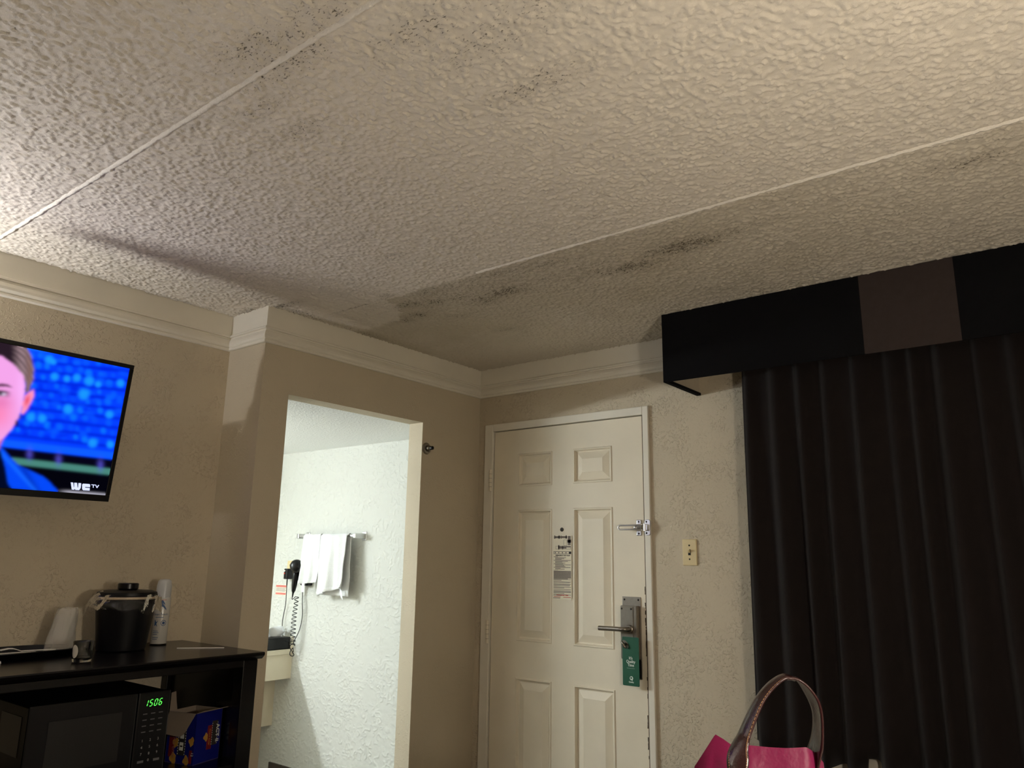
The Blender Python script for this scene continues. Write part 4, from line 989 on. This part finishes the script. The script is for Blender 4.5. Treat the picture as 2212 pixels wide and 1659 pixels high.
# tissue box holder
tb0 = CXF-.012; ty0 = at(627, 1400, 0, tb0).y
tb = thing('tissue_box', (tb0-.06, ty0-.12, CT), 'black tissue box holder on the vanity counter', 'tissue box')
bm = B(); box(bm, tb0-.125, tb0, ty0-.25, ty0, CT, CT+.075)
obj('holder', bm, BLACKP, tb, bevel=.006)
obj('opening_trim', bx(tb0-.085, tb0-.04, ty0-.19, ty0-.05, CT+.0745, CT+.077), BLACKM, tb)
def tis(k):
    def f(i, j):
        a = (i-.5)*.14; h = .060*(j)*(1-.5*abs(i-.5+.2*k))
        return Vector((tb0-.06+.03*k*j+.015*math.sin(i*9+k), ty0-.11+a*(1+.5*j), CT+.074+h+.010*math.sin(i*11+k*2)*j))
    return f
for k in (-1, 0, 1): obj('tissue', grid(tis(k), 24, 10), TISSUE, tb, smooth=True, solid=.0006)

# towel bar
bar_y = YB-.075
br = at(774, 1156, 1, bar_y+.02); bl_ = at(652, 1160, 1, bar_y+.02); bz = (br.z+bl_.z)/2; bx0, bx1 = bl_.x, br.x
tbn = thing('towel_bar', ((bx0+bx1)/2, YB, bz-.02), 'chrome towel bar on the white plaster wall', 'towel bar')
obj('bar', bx(bx0, bx1, bar_y-.007, bar_y+.007, bz-.007, bz+.007), CHROME, tbn, bevel=.002)
for x in (bx0, bx1):
    obj('post', bx(x-.012, x+.012, bar_y-.014, YB-.004, bz-.016, bz+.016), CHROME, tbn, bevel=.005)
    obj('wall_flange', bx(x-.020, x+.020, YB-.008, YB, bz-.028, bz+.028), CHROME, tbn, bevel=.004)
def towel(xl, xr, zf_l, zf_r, zb, ph, label, taper=0.0, amp=.010):
    t = thing('hand_towel', ((xl+xr)/2, bar_y, min(zf_l, zf_r)), label, 'towel', 'towels on the chrome bar')
    R_ = .013
    def f(i, j):
        x = xl+(xr-xl)*i
        # j: 0 back hem .. .40 over the bar .. 1 front hem
        if j < .38:
            s = j/.38; z = zb+(bz-zb)*s; y = bar_y+R_+.004*math.sin(i*9+ph); d = 1-s
        elif j < .46:
            a = (j-.38)/.08*math.pi; z = bz+R_*math.sin(a); y = bar_y+R_*math.cos(a); d = 0
        else:
            s = (j-.46)/.54; zf = zf_l+(zf_r-zf_l)*i; z = bz+(zf-bz)*s; d = s
            y = bar_y-R_-amp*(.35+.65*d)*(1+math.sin(i*11+ph+d*1.2)+.5*math.sin(i*23+ph*2))*.8
        cx_ = (xl+xr)/2
        x2 = cx_+(x-cx_)*(1+taper*d)+.004*math.sin(z*40+ph)*d
        return Vector((x2, y, z))
    o_ = obj('cloth', grid(f, 56, 64), TOWEL, t, smooth=True, solid=.004)
    # hem band
    obj('hem', grid(lambda i, j: f(i, 1-.035*j)+Vector((0, -.0035, 0)), 56, 4), TOWEL, t, smooth=True, solid=.002)
    return t, f
a0 = at(655, 1200, 1, bar_y-.02).x; a1 = at(688, 1200, 1, bar_y-.02).x; b0 = at(691, 1200, 1, bar_y-.02).x; b1 = at(748, 1200, 1, bar_y-.02).x
zf = at(665, 1262, 1, bar_y-.02).z
t1, f1_ = towel(a0-.010, a1-.002, zf, zf+.012, zf+.05, .6, 'narrower folded white hand towel at the left of the bar', .02, .010)
zg0 = at(690, 1287, 1, bar_y-.02).z; zg1 = at(748, 1268, 1, bar_y-.02).z
t2, f2_ = towel(b0, b1, zg0, zg1, zg0+.004, 2.2, 'wider creased white hand towel at the right of the bar', .06, .021)
p = f1_(.1, 1)
obj('care_tag', grid(lambda i, j: Vector((p.x+.005+.028*i, p.y+.002, p.z+.004-.055*j)), 4, 4), TOWEL, t1, solid=.001)
p = f2_(.82, 1)
obj('care_tag', grid(lambda i, j: Vector((p.x+.012*j+.022*i, p.y+.001, p.z+.004-.05*j-.02*i)), 4, 4), TISSUE, t2, solid=.001)

# hair dryer on a wall holster
hp = at(641, 1224, 1, YB-.09)
hdz = thing('hair_dryer', (hp.x, YB, hp.z-.2), 'black wall-mounted hair dryer with a coiled cord behind the towels', 'hair dryer')
obj('wall_holster', bx(hp.x-.012, hp.x+.060, YB-.050, YB, hp.z-.120, hp.z+.030), BLACKP, hdz, bevel=.012, seg=3)
hd_ax = Vector((.72, -.62, .12)).normalized()
bc_ = Vector((hp.x, YB-.090, hp.z))
obj('barrel', lathe(B(), bc_-hd_ax*.058, hd_ax, [(0, 0), (.022, .002), (.028, .020), (.036, .055), (.040, .080), (.038, .100), (.028, .114), (0, .118)], 28), BLACKP, hdz, smooth=True)
hl = Vector((-.14, 0, -1)).normalized()
obj('handle', lathe(B(), bc_-hd_ax*.018-Z*.025, hl, [(.020, 0), (.021, .03), (.018, .09), (.013, .125), (.006, .140), (.004, .165)], 20, sx=1, sy=.85), BLACKP, hdz, smooth=True)
obj('nozzle_ring', lathe(B(), bc_+hd_ax*.030, hd_ax, [(.039, 0), (.0408, .002), (.0408, .007), (.039, .009)], 28), DARKST, hdz, smooth=True)
obj('rear_dome', lathe(B(), Vector((hp.x+.025, YB-.030, hp.z+.040)), Vector((-.1, -.6, .75)), [(.040, 0), (.036, .016), (.022, .027), (0, .031)], 24), BLACKP, hdz, smooth=True)
# coiled cord
c0 = at(641, 1290, 1, YB-.07); c1 = at(632, 1392, 1, YB-.06)
coil = []; nt_ = 12
for k in range(nt_*14+1):
    t = k/(nt_*14); a = 2*math.pi*nt_*t
    c = c0.lerp(c1, t)+Vector((.006*math.sin(t*3.0)*-6*(t*(1-t)), 0, 0)); r = .012+.005*t
    coil.append(c+Vector((math.cos(a)*r*1.25, math.sin(a)*r*.8, 0)))
hs = bc_-hd_ax*.018-Z*.025+hl*.160
obj('coiled_cord', tube(B(), spline([hs, hs-Z*.02, c0+Z*.012], 8)[:-1]+coil, .0026, 6), BLACKP, hdz, smooth=True)
e = c1
obj('cord_bundle', tube(B(), [e+Vector((.02*math.cos(t)*(1-.02*t), .006*math.sin(t*1.7), -.008+.018*math.sin(t)-.004*t)) for t in [k*.35 for k in range(40)]], .0028, 6), BLACKP, hdz, smooth=True)
r0 = at(654, 1262, 1, YB-.03)
obj('return_cord', tube(B(), spline([r0+Z*.04, r0, at(653, 1298, 1, YB-.03), at(653, 1330, 1, YB-.03), at(647, 1360, 1, YB-.035), e], 40), .0026, 6), BLACKP, hdz, smooth=True)
# plug block, outlet and cord
oc = at(629, 1228, 1, YB)
ol = thing('wall_outlet', (oc.x, YB, oc.z-.06), 'ivory wall outlet plate beside the hair dryer', 'outlet')
obj('plate', bx(oc.x-.038, oc.x+.030, YB-.006, YB, oc.z-.068, oc.z+.050), IVORY, ol, bevel=.003)
obj('receptacle', bx(oc.x-.014, oc.x+.014, YB-.0085, YB-.005, oc.z+.008, oc.z+.036), IVORY, ol, bevel=.002)
for dx in (-.006, .006): obj('slot', bx(oc.x+dx-.0012, oc.x+dx+.0012, YB-.0090, YB-.008, oc.z+.016, oc.z+.027), HOLE, ol)
pg = at(620.5, 1239, 1, YB-.04)
obj('plug_block', bx(pg.x-.020, pg.x+.018, YB-.055, YB-.006, pg.z-.036, pg.z+.032), BLACKP, hdz, bevel=.006)
for dz in (.012, -.004): obj('plug_button', lathe(B(), Vector((pg.x-.008, YB-.055, pg.z+dz+.006)), -Y, [(.006, 0), (.005, .003), (0, .003)], 12), WHINK if dz > 0 else INKR, hdz)
pb = Vector((pg.x-.002, YB-.035, pg.z-.034))
obj('supply_cord', tube(B(), spline([pb, pb-Z*.035, pb-Z*.10+X*.002, at(617, 1305, 1, YB-.02), at(610, 1345, 1, YB-.02), at(612, 1378, 1, YB-.03), at(620, 1386, 1, YB-.06), at(630, 1384, 1, YB-.06)], 60), [.0042]*10+[.0026]*50, 6), BLACKP, hdz, smooth=True)
# warning sticker
w0 = at(598, 1263, 1, YB); w1_ = at(618.5, 1286, 1, YB)
wl = thing('warning_label', ((w0.x+w1_.x)/2, YB, w1_.z), 'small red and grey warning sticker under the plug', 'label')
obj('sticker', bx(w0.x, w1_.x, YB-.0047, YB, w1_.z, w0.z), PAPER, wl)
hh = w0.z-w1_.z
obj('print', bx(w0.x+.001, w1_.x-.001, YB-.0052, YB-.0046, w0.z-hh*.22, w0.z-.001), PINKI, wl)
for k in range(4): obj('print', bx(w0.x+.003, w1_.x-.003-.008*(k % 2), YB-.0052, YB-.0046, w0.z-hh*(.34+.1*k), w0.z-hh*(.27+.1*k)), STICKG, wl)
obj('print', bx(w0.x+.002, w1_.x-.002, YB-.0052, YB-.0046, w1_.z+hh*.04, w1_.z+hh*.24), PINKI, wl)

# ------------------------------------------------------------------ second bed (below the frame), carries the bag
BT = .62
bd = thing('bed', (-.4, 1.98, 0), 'white-sheeted bed in front of the window', 'bed')
obj('box_base', bx(-1.42, .70, 1.32, 2.68, .06, .34), BLACKM, bd, bevel=.01)
obj('mattress', bx(-1.45, .72, 1.30, 2.70, .34, BT), SHEET, bd, bevel=.05, seg=4)
obj('headboard', bx(.72, .79, 1.25, 2.75, 0, 1.15), ESP, bd, bevel=.01)
for y in (1.65, 2.35): obj('pillow', bx(.25, .68, y-.3, y+.3, BT-.01, BT+.13), SHEET, bd, bevel=.06, seg=5)

# ------------------------------------------------------------------ pink bag
bagc = atd(1640, 1640, 1.66)
bag = thing('tote_bag', (bagc.x, bagc.y, BT), 'magenta tote bag with a brown leather handle', 'bag')
vdir = Vector((bagc.x, bagc.y, 0)).normalized(); vr = Vector((vdir.y, -vdir.x, 0))
front = [(1500,1656,1.60),(1522,1622,1.60),(1545,1586,1.60),(1562,1596,1.595),(1580,1609,1.59),(1622,1610,1.585),(1660,1614,1.585),(1700,1616,1.585),(1742,1614,1.59),(1765,1628,1.60),(1779,1648,1.62)]
F3 = [atd(*p) for p in front]
F3[0].z = F3[0].z
topz = [p.z for p in F3]
def bagfn(i, j, side):
    k = i*(len(F3)-1); a = int(min(k, len(F3)-2)); P = F3[a].lerp(F3[a+1], k-a)
    bz_ = BT+.003; z = P.z+(bz_-P.z)*j
    belly = math.sin(math.pi*min(1, j*1.0)*.62)
    c = bagc.x*0
    wid = 1+.10*belly
    mid = F3[0].lerp(F3[-1], .5)
    off = vr*((P-mid).dot(vr)*(wid-1))
    if side > 0: dep = -vdir*(.075*belly*math.sin(math.pi*(.08+.84*i)))
    else: dep = vdir*(.012*math.sin(math.pi*i)+.085*belly*math.sin(math.pi*(.08+.84*i))); z = z-(.010*(1-j))
    crease = .004*math.sin(i*17+j*9)+.005*math.sin(i*7-j*4)
    return Vector((P.x, P.y, z))+off+dep-vdir*crease*(1 if side > 0 else -1)*min(1, j*6)
nu, nv = 60, 30
vA, fA = grid(lambda i, j: bagfn(i, j, 1), nu, nv); vB, fB = grid(lambda i, j: bagfn(i, j, -1), nu, nv)
o_ = len(vA); fcs = fA+[tuple(k+o_ for k in reversed(f)) for f in fB]
for j in range(nv-1):
    fcs.append((j*nu, (j+1)*nu, (j+1)*nu+o_, j*nu+o_)); fcs.append((j*nu+nu-1, j*nu+nu-1+o_, (j+1)*nu+nu-1+o_, (j+1)*nu+nu-1))
for i in range(nu-1): fcs.append(((nv-1)*nu+i, (nv-1)*nu+i+1, (nv-1)*nu+i+1+o_, (nv-1)*nu+i+o_))
obj('body', (vA+vB, fcs), PINK, bag, smooth=True)
def cpx(x, y): return 1440+x/5.53, 1440+y/5.53
EA = [(745,1290),(725,1130),(745,1010),(800,900),(860,800),(950,600),(1050,400),(1190,225),(1320,130),(1430,104),(1510,128),(1575,180),(1640,285),(1705,410),(1748,540),(1752,700),(1730,850),(1690,960),(1665,1030),(1690,1160),(1740,1290)]
EB = [(965,1290),(985,1130),(975,1010),(985,900),(1000,830),(1085,600),(1170,410),(1275,268),(1390,165),(1480,138),(1560,150),(1680,232),(1785,360),(1835,470),(1858,600),(1866,740),(1866,880),(1860,990),(1845,1060),(1822,1160),(1790,1290)]
def dA(t): return 1.500+.140*t+.012*math.sin(math.pi*t)
def dB(t): return 1.485+.105*t
n = 90
A3 = spline([atd(*cpx(*p), dA(k/20)) for k, p in enumerate(EA)], n); B3 = spline([atd(*cpx(*p), dB(k/20)) for k, p in enumerate(EB)], n)
def strap(i, j):
    k = i*(n-1); a = int(min(k, n-2)); P = A3[a].lerp(A3[a+1], k-a); Q = B3[a].lerp(B3[a+1], k-a)
    t = A3[min(a+1, n-1)]-A3[max(a-1, 0)]; nr = t.cross(Q-P).normalized()
    bul = .004*(1-(2*j-1)**2)
    return P.lerp(Q, j)-nr*bul*(1 if nr.dot(vdir) > 0 else -1)*(1 if i < .5 else -.4)
hd_o = obj('handle', grid(strap, 120, 9), LEATH, bag, smooth=True, solid=.004)
for j in (.09, .91):
    pts = [strap(i/299, j) for i in range(300)]
    bm = B()
    for k in range(0, 297, 3):
        a, b = pts[k], pts[k+2]; tv_ = (Vector((CAM.x, CAM.y, CAM.z))-a).normalized()*.0026
        if (b-a).length > 1e-5: tube(bm, [a+tv_, b+tv_], .00075, 5)
    o2 = obj('stitching', bm, STITCH, hd_o); o2['kind'] = 'stuff'

# ------------------------------------------------------------------ lamps of the room (out of the picture)
ns = thing('nightstand', (.42, .86, 0), 'dark wood nightstand between the beds', 'nightstand')
obj('body', bx(.18, .70, .64, 1.10, .08, .58), ESP, ns); obj('top', bx(.16, .72, .62, 1.12, .58, .61), ESP, ns, bevel=.004)
for x in (.20, .64):
    for y in (.66, 1.04): obj('leg', bx(x, x+.04, y, y+.04, 0, .08), ESP, ns)
LB = Vector((.35, .88, 1.30))
tl = thing('table_lamp', (LB.x, LB.y, .61), 'table lamp with a frosted globe on the nightstand', 'lamp')
obj('lamp_base', lathe(B(), Vector((LB.x, LB.y, .61)), Z, [(.085, 0), (.085, .015), (.03, .03), (.018, .08), (.028, .22), (.04, .34), (.02, .50), (.018, .60), (.035, .615), (.035, .63)], 32), LAMPB, tl, smooth=True, autos=True)
RG = .065
obj('globe', lathe(B(), LB-Z*RG, Z, [(RG*math.sin(math.pi*k/16), RG-RG*math.cos(math.pi*k/16)) for k in range(17)], 24), emit('warm_globe_glow', C_BED, P_BED/(math.pi*4*math.pi*RG*RG)), tl, smooth=True)
LS = Vector((-2.999, .08, 1.79)); RS = .042
ws = thing('wall_sconce', (XT, LS.y, LS.z-.1), 'wall sconce with a frosted globe left of the television', 'lamp')
obj('back_plate', bx(XT, XT+.012, LS.y-.05, LS.y+.05, LS.z-.16, LS.z-.02), LAMPB, ws, bevel=.004)
obj('arm', tube(B(), spline([(XT+.01, LS.y, LS.z-.10), (XT+.03, LS.y, LS.z-.105), (LS.x, LS.y, LS.z-.085), (LS.x, LS.y, LS.z-.058)], 14), .008, 10), LAMPB, ws, smooth=True)
obj('bowl', lathe(B(), LS-Z*.062, Z, [(0, 0), (.022, .003), (.044, .020), (.054, .050), (.0565, .083), (.0545, .083), (.0515, .050), (.041, .024), (.020, .008), (0, .006)], 28), LAMPB, ws, smooth=True)
obj('globe', lathe(B(), LS-Z*RS, Z, [(RS*math.sin(math.pi*k/14), RS-RS*math.cos(math.pi*k/14)) for k in range(15)], 20), emit('sconce_glow', C_SCONCE, P_SCONCE/(math.pi*4*math.pi*RS*RS)), ws, smooth=True)
